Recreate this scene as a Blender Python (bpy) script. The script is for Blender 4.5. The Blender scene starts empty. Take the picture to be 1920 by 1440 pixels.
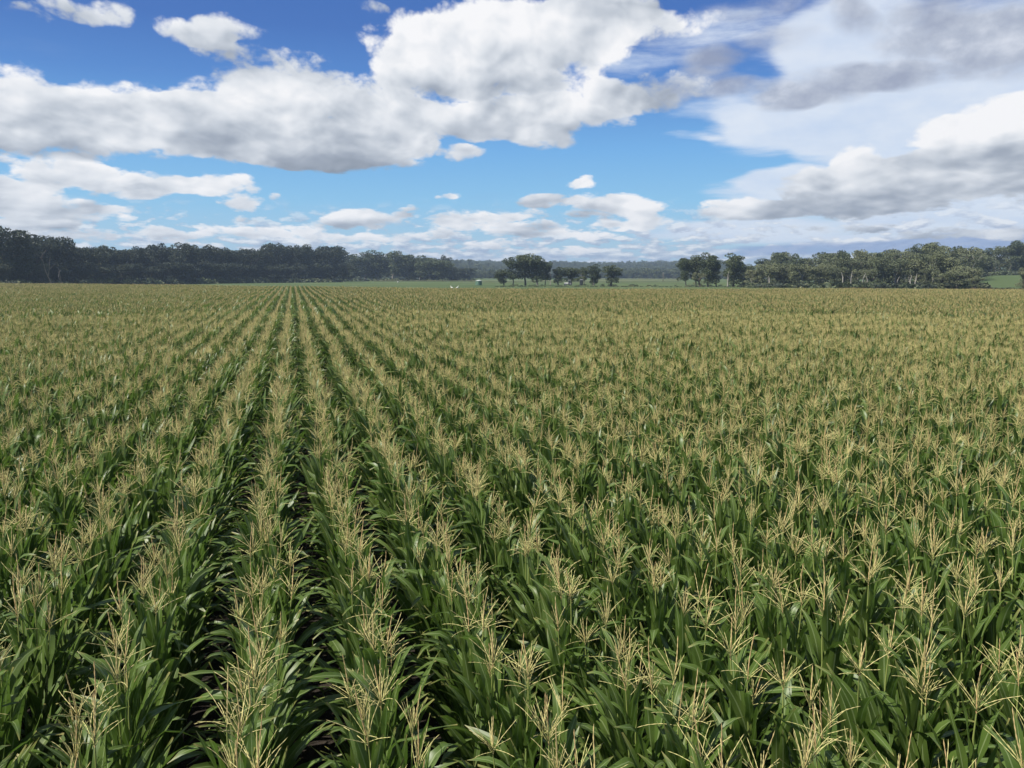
import bpy, math, random
import numpy as np
from mathutils import Vector, Matrix

random.seed(11)
RNG = np.random.default_rng(11)
C = bpy.context.scene.collection
SC = bpy.context.scene

# ------------------------------------------------------------------ camera
F = 1598.0                      # focal length in photo pixels (1920 wide)
PITCH = math.radians(7.3)
HEAD = math.radians(14.34)      # camera heading, clockwise from +Y (the crop rows run along +Y)
CZ = 4.75
cam = bpy.data.cameras.new("camera")
cam.sensor_width = 36.0
cam.lens = 36.0 * F / 1920.0
cam.clip_start = 0.1
cam.clip_end = 12000
cam_o = bpy.data.objects.new("camera", cam)
C.objects.link(cam_o)
cam_o.location = (0, 0, CZ)
cam_o.rotation_euler = (math.radians(90) - PITCH, 0, -HEAD)
SC.camera = cam_o


def az_of(px):
    return math.atan((px - 960.0) / F * math.cos(PITCH))


def place(px, d):
    """ground point d metres from the camera in the direction of photo column px"""
    a = az_of(px) + HEAD
    return d * math.sin(a), d * math.cos(a)


def z_at(px, py, d):
    """height that shows at photo row py when d metres away (small angles about the horizon)"""
    return CZ + (515.3 - py) / F * d * math.cos(az_of(px))


def d_at(px, py, z=0.0):
    return (CZ - z) * F / ((py - 515.3) * math.cos(az_of(px)))


# ------------------------------------------------------------------ sun, sky, exposure
SUN_EL = math.radians(52)
SUN_AZ = HEAD + math.radians(-118)      # clockwise from +Y: left of the view, a little behind
sun = bpy.data.lights.new("sun", 'SUN')
sun.energy = 5.0
sun.angle = math.radians(0.53)
sun.color = (1.0, 0.945, 0.84)
sun_o = bpy.data.objects.new("sun", sun)
C.objects.link(sun_o)
sd = Vector((math.sin(SUN_AZ) * math.cos(SUN_EL), math.cos(SUN_AZ) * math.cos(SUN_EL), math.sin(SUN_EL)))
sun_o.rotation_euler = sd.to_track_quat('Z', 'Y').to_euler()

EXPO = 0.52
SC.view_settings.view_transform = 'Standard'
SC.view_settings.look = 'None'
SC.view_settings.exposure = EXPO
SC.view_settings.gamma = 1.0
SC.view_settings.use_curve_mapping = False


class NT:
    """tiny helper for building node trees"""

    def __init__(s, tree):
        s.t = tree
        s.n = tree.nodes
        s.l = tree.links

    def new(s, typ, **kw):
        n = s.n.new(typ)
        for k, v in kw.items():
            setattr(n, k, v)
        return n

    def put(s, sock, v):
        if v is None:
            return
        if isinstance(v, bpy.types.NodeSocket):
            s.l.new(v, sock)
        elif isinstance(v, (int, float)):
            try:
                sock.default_value = v
            except (TypeError, ValueError):
                sock.default_value = [v] * len(sock.default_value)
        else:
            v = tuple(v)
            n = len(sock.default_value)
            sock.default_value = v[:n] if len(v) >= n else v + (1.0,) * (n - len(v))

    def m(s, op, a, b=None, c=None, clamp=False):
        n = s.new('ShaderNodeMath', operation=op, use_clamp=clamp)
        s.put(n.inputs[0], a)
        s.put(n.inputs[1], b)
        if c is not None:
            s.put(n.inputs[2], c)
        return n.outputs[0]

    def v(s, op, a, b=None, c=None):
        n = s.new('ShaderNodeVectorMath', operation=op)
        s.put(n.inputs[0], a)
        s.put(n.inputs[1], b)
        if c is not None:
            s.put(n.inputs[2], c)
        return n.outputs['Value'] if op in ('DOT_PRODUCT', 'LENGTH') else n.outputs[0]

    def xyz(s, x=0.0, y=0.0, z=0.0):
        n = s.new('ShaderNodeCombineXYZ')
        for i, q in enumerate((x, y, z)):
            s.put(n.inputs[i], q)
        return n.outputs[0]

    def sep(s, vec):
        n = s.new('ShaderNodeSeparateXYZ')
        s.put(n.inputs[0], vec)
        return n.outputs

    def mix(s, fac, a, b, blend='MIX'):
        n = s.new('ShaderNodeMix', data_type='RGBA', blend_type=blend)
        s.put(n.inputs[0], fac)
        s.put(n.inputs[6], a)
        s.put(n.inputs[7], b)
        return n.outputs[2]

    def noise(s, vec, scale, detail=4, rough=0.5, dim='3D', dist=0.0, col=False):
        n = s.new('ShaderNodeTexNoise', noise_dimensions=dim)
        s.put(n.inputs['Vector'], vec)
        n.inputs['Scale'].default_value = scale
        n.inputs['Detail'].default_value = detail
        n.inputs['Roughness'].default_value = rough
        n.inputs['Distortion'].default_value = dist
        return n.outputs['Color' if col else 'Fac']

    def step(s, x, a, b):
        n = s.new('ShaderNodeMapRange', interpolation_type='SMOOTHSTEP')
        s.put(n.inputs[0], x)
        n.inputs[1].default_value = a
        n.inputs[2].default_value = b
        return n.outputs[0]

    def ramp(s, fac, stops):
        n = s.new('ShaderNodeValToRGB')
        s.put(n.inputs[0], fac)
        e = n.color_ramp.elements
        while len(e) < len(stops):
            e.new(0.5)
        for q, (p, c) in zip(e, stops):
            q.position = p
            q.color = tuple(c) + (1.0,) if len(c) == 3 else c
        return n.outputs[0]


def lin(r, g, b):
    def f(c):
        c /= 255.0
        return c / 12.92 if c <= 0.04045 else ((c + 0.055) / 1.055) ** 2.4
    return (f(r), f(g), f(b))


# clouds, as lobes: (x, y, half width, half height, weight, brightness) at the photo's columns and rows;
# they are turned into azimuth and elevation angles of the sky below
CUMULUS = [
    # long band, left to centre
    (-60, 190, 210, 80, 1.0, .66), (60, 215, 170, 62, 1.0, .72), (90, 275, 190, 22, .8, .38),
    (215, 212, 120, 74, .95, .78), (330, 235, 150, 58, .85, .62), (520, 150, 120, 66, .8, .46),
    (470, 225, 170, 80, 1.1, .74), (640, 225, 180, 82, 1.1, .68), (560, 275, 210, 40, 1.0, .26),
    (640, 300, 120, 26, .8, .30), (760, 272, 70, 40, .9, .74),
    (770, 95, 90, 80, 1.1, .95), (900, 90, 170, 85, 1.15, .80), (1040, 70, 150, 72, 1.1, .84),
    (900, 152, 170, 26, .6, .36), (1210, 40, 150, 34, .7, .72), (1130, 8, 110, 30, .8, .60),
    (900, 210, 180, 46, .85, .66), (1090, 185, 130, 56, .85, .76), (1230, 165, 110, 36, .5, .45),
    (1010, 262, 60, 24, .7, .6), (870, 284, 46, 20, .7, .6), (960, 235, 120, 30, .8, .52),
    # small ones high up
    (375, 48, 100, 30, .82, .70), (400, 84, 44, 34, .62, .55), (165, 6, 105, 28, .7, .6), (75, 28, 80, 22, .42, .5),
    (705, 6, 24, 14, .4, .6),
    # second tier, left
    (120, 318, 95, 26, .9, .80), (250, 340, 130, 30, 1.0, .80), (400, 345, 95, 25, 1.0, .84), (455, 384, 44, 17, .9, .70),
    (30, 355, 85, 40, 1.0, .72), (110, 392, 130, 26, .9, .62), (40, 415, 110, 20, .8, .5), (240, 412, 24, 9, .6, .7),
    (515, 376, 14, 14, .45, .6), (20, 300, 60, 14, .3, .5),
    # low ones over the trees
    (290, 436, 60, 14, .6, .75), (350, 446, 60, 12, .5, .8), (430, 436, 60, 16, .65, .92), (500, 442, 50, 14, .55, .9), (575, 436, 70, 18, .65, .98), (180, 440, 80, 14, .45, .7),
    (690, 408, 80, 19, .82, .74), (625, 418, 40, 12, .6, .6), (828, 376, 22, 9, .62, .8), (840, 370, 20, 10, .62, .92), (880, 418, 100, 23, .85, .74),
    (1030, 379, 66, 15, .7, .45), (1078, 352, 26, 11, .6, .80), (1092, 345, 24, 12, .62, .95), (1108, 353, 20, 8, .5, .9), (1120, 392, 62, 25, .85, .66), (1190, 388, 66, 22, .95, .92),
    (1215, 416, 45, 14, .8, .86), (800, 440, 60, 10, .5, .6), (1000, 440, 90, 12, .5, .7), (1110, 446, 60, 10, .6, .9),
    (985, 405, 50, 12, .7, .7), (760, 395, 30, 10, .6, .6), (1010, 425, 70, 10, .6, .7), (700, 445, 70, 10, .6, .8), (930, 462, 60, 8, .55, .85),
    (470, 412, 40, 8, .4, .5), (1150, 425, 60, 10, .6, .8), (60, 440, 90, 12, .6, .7), (1080, 470, 70, 8, .5, .8),
    # right
    (1900, 225, 150, 46, 1.2, .98), (1790, 262, 90, 40, 1.0, .90), (1880, 292, 170, 24, 1.0, .38),
    (1610, 300, 54, 44, 1.1, .94), (1660, 345, 140, 52, 1.1, .58), (1790, 335, 150, 50, 1.0, .56), (1540, 355, 80, 36, 1.0, .60),
    (1580, 388, 200, 18, .9, .34), (1380, 393, 80, 20, .9, .66), (1470, 400, 60, 16, .7, .5), (1930, 340, 90, 44, .9, .5),
    (1510, 428, 60, 10, .6, .5), (1620, 424, 60, 12, .6, .5), (1760, 438, 80, 14, .6, .52), (1880, 436, 70, 14, .6, .55),
]
# flat grey sheets, right side: same layout
SHEETS = [
    (1600, 30, 60, 46, .9, .0), (1780, 55, 170, 75, 1.0, .0), (1940, 70, 170, 90, 1.0, .0), (1560, 160, 130, 40, 1.0, .0),
    (1700, 145, 130, 30, .9, .0), (1480, 190, 70, 22, .8, .0), (1345, 112, 70, 30, .75, .0), (1290, 165, 130, 34, .8, .0), (1180, 60, 120, 40, .5, 0), (1400, 175, 90, 24, .6, 0),
    (1450, 70, 90, 34, .4, .0), (1400, 15, 120, 26, .5, .0),
]
# thin bright veil
VEIL = [
    (1800, 240, 360, 170, 1.2, 0), (1530, 190, 200, 110, .8, 0), (1420, 235, 130, 36, .5, 0), (1700, 60, 300, 90, .9, 0), (1560, 90, 110, 110, 1.0, 0), (1480, 245, 190, 46, .8, 0), (1470, 335, 100, 22, .9, 0),
    (1500, 360, 180, 40, 1.1, 0), (1700, 430, 480, 44, 1.3, 0), (1830, 380, 280, 60, 1.2, 0), (1280, 255, 60, 10, .5, 0),
    (1640, 20, 90, 60, .7, 0), (1350, 430, 200, 26, .8, 0), (1900, 100, 300, 120, .8, 0), (1180, 100, 190, 40, .40, 0), (1350, 50, 150, 44, .6, 0), (1330, 205, 100, 22, .4, 0),
]


def ang(px, py):
    """azimuth and elevation in degrees, relative to the camera heading, of a photo point"""
    x, y = (px - 960) / F, (720 - py) / F
    cp, sp = math.cos(PITCH), math.sin(PITCH)
    fx, fy, fz = x, cp + y * sp, -sp + y * cp
    return math.degrees(math.atan2(fx, fy)), math.degrees(math.atan2(fz, math.hypot(fx, fy)))


def build_world():
    w = bpy.data.worlds.new("World")
    SC.world = w
    w.use_nodes = True
    t = NT(w.node_tree)
    for n in list(t.n):
        t.n.remove(n)
    STR = 0.1
    KE = 2.0 ** -EXPO        # picture tones below are as seen, at the exposure set above
    sky = t.new('ShaderNodeTexSky', sky_type='NISHITA')
    sky.sun_disc = False
    sky.sun_elevation = SUN_EL
    sky.sun_rotation = SUN_AZ
    sky.altitude = 100
    sky.air_density = 1.0
    sky.dust_density = 0.6
    sky.ozone_density = 2.0
    D = t.v('NORMALIZE', t.new('ShaderNodeTexCoord').outputs['Generated'])
    dx, dy, dz = t.sep(D)
    # azimuth from the heading, elevation (degrees)
    ch, sh = math.cos(HEAD), math.sin(HEAD)
    fwd = t.m('ADD', t.m('MULTIPLY', dx, sh), t.m('MULTIPLY', dy, ch))
    rgt = t.m('SUBTRACT', t.m('MULTIPLY', dx, ch), t.m('MULTIPLY', dy, sh))
    az = t.m('MULTIPLY', t.m('ARCTAN2', rgt, fwd), 57.2958)
    el = t.m('MULTIPLY', t.m('ARCSINE', dz), 57.2958)
    # clear sky, deep blue above and paler towards the horizon
    blue = t.ramp(t.m('DIVIDE', t.m('MAXIMUM', el, 0.0), 40.0, clamp=True), [
        (0.0, lin(168, 203, 228)), (0.05, lin(158, 202, 232)), (0.12, lin(128, 192, 236)), (0.20, lin(104, 172, 232)),
        (0.30, lin(70, 130, 206)), (0.38, lin(52, 105, 186)), (0.55, lin(44, 92, 174)), (1.0, lin(34, 72, 150))])
    gain = t.m('MULTIPLY', t.v('DOT_PRODUCT', sky.outputs[0], (0.25, 0.45, 0.30)), 0.0)
    clear = t.v('SCALE', blue, None)
    clear.node.inputs['Scale'].default_value = KE / STR
    tint = t.mix(0.14, clear, sky.outputs[0])
    # noise coordinates: finer and flatter towards the horizon
    vv = t.m('MULTIPLY', t.m('LOGARITHM', t.m('ADD', t.m('DIVIDE', t.m('MAXIMUM', el, 0.0), 5.0), 1.0), math.e), 22.0)
    # far round the back use the direction itself so that no seam shows
    q = t.xyz(t.m('MULTIPLY', rgt, 57.3), vv, t.m('MULTIPLY', fwd, 20.0))
    warp = t.v('SUBTRACT', t.noise(q, 0.16, 2, 0.6, col=True), (0.5, 0.5, 0.5))
    warp2 = t.v('MULTIPLY', warp, (4.4, 2.8, 0))
    wscale = t.m('MULTIPLY_ADD', t.m('DIVIDE', el, 14.0, clamp=True), 0.75, 0.25)
    wn = t.new('ShaderNodeVectorMath', operation='SCALE')
    t.put(wn.inputs[0], warp2)
    t.put(wn.inputs['Scale'], wscale)
    P = t.v('ADD', t.xyz(az, el, 0), wn.outputs[0])

    def field(blobs, P, shade=True):
        S_, W_ = None, None
        for (px, py, rx, ry, wgt, br) in blobs:
            a, e = ang(px, py)
            a1, _ = ang(px + rx, py)
            _, e1 = ang(px, py - ry)
            ra, re = max(abs(a1 - a), .3) * 1.14, max(abs(e1 - e), .2) * 1.14
            r = t.v('MULTIPLY_ADD', P, (1 / ra, 1 / re, 0), (-a / ra, -e / re, 0))
            f = t.m('MULTIPLY_ADD', t.v('DOT_PRODUCT', r, r), -wgt, wgt, clamp=True)
            if shade:
                # lit tops, grey undersides
                s = t.m('ADD', t.v('DOT_PRODUCT', r, (-0.05, 0.22, 0)), br)
                S_ = t.m('MULTIPLY', f, s) if S_ is None else t.m('MULTIPLY_ADD', f, s, S_)
            W_ = f if W_ is None else t.m('ADD', W_, f)
        return W_, (t.m('DIVIDE', S_, t.m('ADD', W_, 0.02)) if shade else None)

    n1 = t.noise(q, 0.40, 8, 0.60)
    nl = t.noise(q, 0.30, 2, 0.5)
    nr = t.noise(t.v('ADD', q, (-1.2, 1.6, 0.0)), 0.30, 2, 0.5)
    off = t.v('ADD', q, (-0.35, 0.6, 0.0))
    n2 = t.noise(off, 0.40, 4, 0.58)
    bq = t.v('ADD', q, t.v('MULTIPLY', warp, (1.3, 1.3, 1.3)))
    def puffs(vec, oct_):
        o = None
        for sc_, am in oct_:
            b_ = t.m('MULTIPLY', t.m('ABSOLUTE', t.m('MULTIPLY_ADD', t.noise(vec, sc_, 0, 0.5), 2.0, -1.0)), am * 2.2)
            o = b_ if o is None else t.m('ADD', o, b_)
        return o
    OCT = ((0.34, 0.5), (0.75, 0.28), (1.6, 0.16), (3.4, 0.09))
    billow = t.m('SUBTRACT', puffs(bq, OCT), 0.42)
    # the same puffs a little way towards the sun: their difference is the lit and shaded side of each
    lit = t.m('SUBTRACT', puffs(bq, OCT[:3]), puffs(t.v('ADD', bq, (-0.30, 0.55, 0.0)), OCT[:3]))
    # cumulus
    Dc, Sc = field(CUMULUS, P)
    # beyond the picture the same kind of broken cumulus goes on
    away = t.step(t.m('MAXIMUM', t.m('SUBTRACT', t.m('ABSOLUTE', az), 36.0), t.m('SUBTRACT', el, 19.5)), 0.0, 9.0)
    plane = t.v('MULTIPLY', D, (1, 1, 0))
    pn = t.new('ShaderNodeVectorMath', operation='SCALE')
    t.put(pn.inputs[0], plane)
    t.put(pn.inputs['Scale'], t.m('DIVIDE', 1.0, t.m('MAXIMUM', t.m('ADD', dz, 0.12), 0.05)))
    gn = t.noise(pn.outputs[0], 1.3, 5, 0.55)
    Dg = t.m('MULTIPLY', t.m('MULTIPLY', t.step(gn, 0.44, 0.66), away), 1.0)
    Dc = t.m('MAXIMUM', Dc, Dg)
    Sc = t.mix(away, Sc, 0.62)
    Dc = t.m('MINIMUM', Dc, 0.95)
    n3 = t.m('MULTIPLY', t.m('SUBTRACT', t.noise(q, 1.15, 4, 0.6), 0.5), t.m('MULTIPLY', t.m('SUBTRACT', 1.0, t.m('DIVIDE', el, 9.0), clamp=True), 1.5))
    Dc = t.m('MULTIPLY_ADD', n3, t.step(Dc, 0.02, 0.3), Dc)
    dens = t.m('ADD', t.m('MULTIPLY_ADD', t.m('SUBTRACT', n1, 0.5), 1.6, Dc), t.m('MULTIPLY', billow, 0.55))
    alpha = t.m('MULTIPLY', t.step(dens, 0.17, 0.66), 1.0)
    alpha = t.m('MULTIPLY', alpha, t.step(Dc, 0.0, 0.16))
    relief = t.m('ADD', t.m('MULTIPLY', t.m('SUBTRACT', n1, n2), 0.26), t.m('MULTIPLY', t.m('SUBTRACT', nl, nr), 1.0))
    lum = t.m('ADD', t.m('ADD', Sc, relief), t.m('MULTIPLY', lit, 0.18))
    lum = t.m('ADD', lum, t.m('MULTIPLY', t.m('SUBTRACT', 0.75, dens, clamp=True), 0.22))
    lum = t.m('ADD', lum, 0.03, clamp=True)
    ccol = t.ramp(lum, [(0.0, lin(140, 150, 164)), (0.3, lin(164, 173, 187)), (0.55, lin(198, 205, 215)),
                        (0.78, lin(228, 232, 238)), (1.0, lin(250, 250, 252))])
    # sheets and veil
    wsoft = t.noise(t.v('MULTIPLY', q, (1, 1.5, 1)), 0.22, 8, 0.62)
    Ds, _ = field(SHEETS, P, False)
    asht = t.m('MULTIPLY', t.step(t.m('MULTIPLY_ADD', t.m('SUBTRACT', wsoft, 0.5), 1.4, Ds), 0.10, 0.95), t.m('MULTIPLY', t.step(Ds, 0.0, 0.35), 0.9))
    scol = t.ramp(t.m('ADD', t.m('MULTIPLY_ADD', t.m('SUBTRACT', n1, 0.5), 1.5, 0.42), relief), [(0.1, lin(154, 163, 186)), (0.5, lin(182, 190, 207)), (0.9, lin(222, 227, 238))])
    Dv, _ = field(VEIL, P, False)
    streak = t.noise(t.v('MULTIPLY', q, (0.35, 1.4, 0.35)), 0.35, 7, 0.62)
    aveil = t.m('MULTIPLY', t.step(t.m('MULTIPLY_ADD', t.m('SUBTRACT', streak, 0.5), 2.1, Dv), 0.05, 1.05), t.m('MULTIPLY', t.step(Dv, 0.0, 0.35), 0.93))
    # low streaky layer all round the horizon
    lowq = t.v('MULTIPLY', q, (1.05, 1.0, 1.05))
    low = t.m('MULTIPLY', t.step(el, 5.2, 2.2), t.step(t.m('ADD', t.noise(lowq, 0.62, 7, 0.56), t.m('MULTIPLY', t.step(el, 3.4, 0.4), 0.16)), 0.50, 0.60))
    low = t.m('MULTIPLY', low, 0.85)
    lr = t.m('SUBTRACT', t.noise(lowq, 0.62, 4, 0.55), t.noise(t.v('ADD', lowq, (-0.25, 0.75, 0)), 0.62, 4, 0.55))
    lowc = t.ramp(t.m('MULTIPLY_ADD', lr, 2.6, 0.50),
                  [(0.15, lin(160, 174, 200)), (0.5, lin(196, 206, 222)), (0.85, lin(244, 246, 249))])
    # blue-grey streak low on the right
    Db, _ = field([(1700, 462, 330, 15, 1.0, 0), (1880, 446, 200, 14, .8, 0), (1450, 470, 130, 10, .7, 0)], P, False)
    ab = t.m('MULTIPLY', t.step(t.m('MULTIPLY_ADD', t.m('SUBTRACT', streak, 0.5), 0.9, Db), 0.05, 0.7), 0.8)

    col = tint
    k = KE / STR

    def over(base, c, a):
        s = t.new('ShaderNodeVectorMath', operation='SCALE')
        t.put(s.inputs[0], c)
        s.inputs['Scale'].default_value = k
        return t.mix(a, base, s.outputs[0])
    veilc = t.ramp(wsoft, [(0.3, lin(206, 221, 243)), (0.7, lin(232, 239, 249))])
    col = over(col, veilc, aveil)
    col = over(col, lowc, low)
    col = over(col, lin(142, 166, 208), ab)
    col = over(col, scol, asht)
    col = over(col, ccol, alpha)
    # below the horizon
    col = t.mix(t.step(el, -0.2, -1.5), col, tuple(c * k for c in lin(120, 130, 120)))
    bg = t.new('ShaderNodeBackground')
    t.put(bg.inputs['Color'], col)
    bg.inputs['Strength'].default_value = STR
    out = t.new('ShaderNodeOutputWorld')
    t.l.new(bg.outputs[0], out.inputs[0])
    w.cycles.sampling_method = 'NONE'


build_world()
#@@SCENE@@
# ------------------------------------------------------------------ materials


def mat(name, build):
    m = bpy.data.materials.new(name)
    m.use_nodes = True
    t = NT(m.node_tree)
    b = t.n['Principled BSDF']
    b.inputs['Specular IOR Level'].default_value = 0.3
    build(t, b)
    return m


def thin(t, b, col, amount, tcol):
    """leaf that lets some light through"""
    tr = t.new('ShaderNodeBsdfTranslucent')
    t.put(tr.inputs[0], tcol)
    mx = t.new('ShaderNodeMixShader')
    mx.inputs[0].default_value = amount
    t.l.new(b.outputs[0], mx.inputs[1])
    t.l.new(tr.outputs[0], mx.inputs[2])
    t.l.new(mx.outputs[0], t.n['Material Output'].inputs[0])


def m_leaf(t, b):
    uv = t.new('ShaderNodeUVMap')
    u, v, _ = t.sep(uv.outputs[0])
    oi = t.new('ShaderNodeObjectInfo').outputs['Random']
    geo = t.new('ShaderNodeNewGeometry')
    rnd = geo.outputs['Random Per Island']
    c = t.mix(rnd, (0.056, 0.116, 0.020), (0.128, 0.194, 0.036))
    c = t.mix(t.m('MULTIPLY', oi, 0.35), c, (0.115, 0.150, 0.036))
    n = t.noise(t.xyz(t.m('MULTIPLY', u, 14.0), t.m('MULTIPLY', v, 1.5), rnd), 2.0, 3, 0.6)
    c = t.mix(t.m('MULTIPLY', n, 0.4), c, (0.050, 0.086, 0.022))
    # dry tips and edges
    dry = t.step(t.m('ADD', v, t.m('MULTIPLY', t.noise(t.xyz(u, v, rnd), 5, 3), 0.25)), 1.02, 1.16)
    c = t.mix(t.m('MULTIPLY', dry, 0.9), c, (0.34, 0.28, 0.10))
    rib = t.step(t.m('ABSOLUTE', t.m('SUBTRACT', u, 0.5)), 0.075, 0.03)
    c = t.mix(t.m('MULTIPLY', rib, 0.85), c, (0.24, 0.31, 0.13))
    t.put(b.inputs['Base Color'], c)
    t.put(b.inputs['Roughness'], t.m('MULTIPLY_ADD', n, 0.22, 0.32))
    b.inputs['Specular IOR Level'].default_value = 0.45
    thin(t, b, c, 0.35, t.mix(0.5, c, (0.13, 0.25, 0.03)))


def m_stalk(t, b):
    uv = t.new('ShaderNodeUVMap')
    u, v, _ = t.sep(uv.outputs[0])
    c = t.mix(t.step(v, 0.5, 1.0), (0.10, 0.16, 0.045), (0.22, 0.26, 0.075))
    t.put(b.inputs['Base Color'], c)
    b.inputs['Roughness'].default_value = 0.45


def m_tassel(t, b):
    geo = t.new('ShaderNodeNewGeometry')
    oi = t.new('ShaderNodeObjectInfo').outputs['Random']
    tc = t.new('ShaderNodeTexCoord').outputs['Object']
    uv = t.new('ShaderNodeUVMap')
    u, v, _ = t.sep(uv.outputs[0])
    c = t.mix(geo.outputs['Random Per Island'], (0.76, 0.66, 0.30), (0.60, 0.60, 0.22))
    c = t.mix(t.m('MULTIPLY', oi, 0.4), c, (0.52, 0.44, 0.20))
    c = t.mix(t.m('MULTIPLY', t.noise(tc, 60, 2), 0.35), c, (0.38, 0.29, 0.13))
    c = t.mix(t.step(v, 0.25, 0.0), c, (0.20, 0.25, 0.07))
    t.put(b.inputs['Base Color'], c)
    b.inputs['Roughness'].default_value = 0.7
    thin(t, b, c, 0.15, (0.4, 0.35, 0.12))


def m_spike(t, b):
    oi = t.new('ShaderNodeObjectInfo').outputs['Random']
    tc = t.new('ShaderNodeTexCoord').outputs['Object']
    c = t.mix(oi, (0.54, 0.36, 0.17), (0.56, 0.46, 0.20))
    c = t.mix(t.m('MULTIPLY', t.noise(tc, 60, 2), 0.4), c, (0.34, 0.25, 0.12))
    t.put(b.inputs['Base Color'], c)
    b.inputs['Roughness'].default_value = 0.7


def m_plain(c, r=0.7, spec=0.3, c2=None, sc=3.0):
    def f(t, b):
        if c2 is not None:
            tc = t.new('ShaderNodeTexCoord').outputs['Object']
            t.put(b.inputs['Base Color'], t.mix(t.noise(tc, sc, 5, 0.6), c, c2))
        else:
            t.put(b.inputs['Base Color'], c)
        b.inputs['Roughness'].default_value = r
        b.inputs['Specular IOR Level'].default_value = spec
    return f


def m_soil(t, b):
    tc = t.new('ShaderNodeTexCoord').outputs['Object']
    n = t.noise(tc, 6, 8, 0.65)
    c = t.ramp(n, [(0.3, (0.014, 0.011, 0.008)), (0.55, (0.030, 0.023, 0.017)), (0.75, (0.07, 0.055, 0.036))])
    t.put(b.inputs['Base Color'], c)
    b.inputs['Roughness'].default_value = 0.95
    bm_ = t.new('ShaderNodeBump')
    bm_.inputs['Strength'].default_value = 0.8
    bm_.inputs['Distance'].default_value = 0.05
    t.put(bm_.inputs['Height'], n)
    t.l.new(bm_.outputs[0], b.inputs['Normal'])


def m_grass(t, b):
    pos = t.new('ShaderNodeNewGeometry').outputs['Position']
    n = t.noise(t.v('MULTIPLY', pos, (0.01, 0.01, 0.0)), 1.0, 7, 0.65)
    n2 = t.noise(t.v('MULTIPLY', pos, (0.012, 0.05, 0.0)), 1.0, 5, 0.6)
    c = t.ramp(n, [(0.30, (0.052, 0.082, 0.030)), (0.55, (0.076, 0.106, 0.040)), (0.75, (0.125, 0.150, 0.065))])
    c = t.mix(t.step(n2, 0.58, 0.75), c, (0.21, 0.20, 0.10))
    t.put(b.inputs['Base Color'], c)
    b.inputs['Roughness'].default_value = 0.95
    b.inputs['Specular IOR Level'].default_value = 0.1


def m_crown(c1, c2, c3):
    def f(t, b):
        geo = t.new('ShaderNodeNewGeometry')
        oi = t.new('ShaderNodeObjectInfo').outputs['Random']
        tc = t.new('ShaderNodeTexCoord').outputs['Object']
        c = t.mix(geo.outputs['Random Per Island'], c1, c2)
        c = t.mix(t.step(t.noise(tc, 0.45, 3), 0.4, 0.65), c, c3)
        hs = t.new('ShaderNodeHueSaturation')
        t.put(hs.inputs['Color'], c)
        t.put(hs.inputs['Value'], t.m('MULTIPLY_ADD', oi, 0.5, 0.75))
        t.put(hs.inputs['Hue'], t.m('MULTIPLY_ADD', oi, -0.03, 0.515))
        t.put(b.inputs['Base Color'], hs.outputs[0])
        b.inputs['Roughness'].default_value = 0.65
        thin(t, b, c, 0.12, c)
    return f


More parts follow.
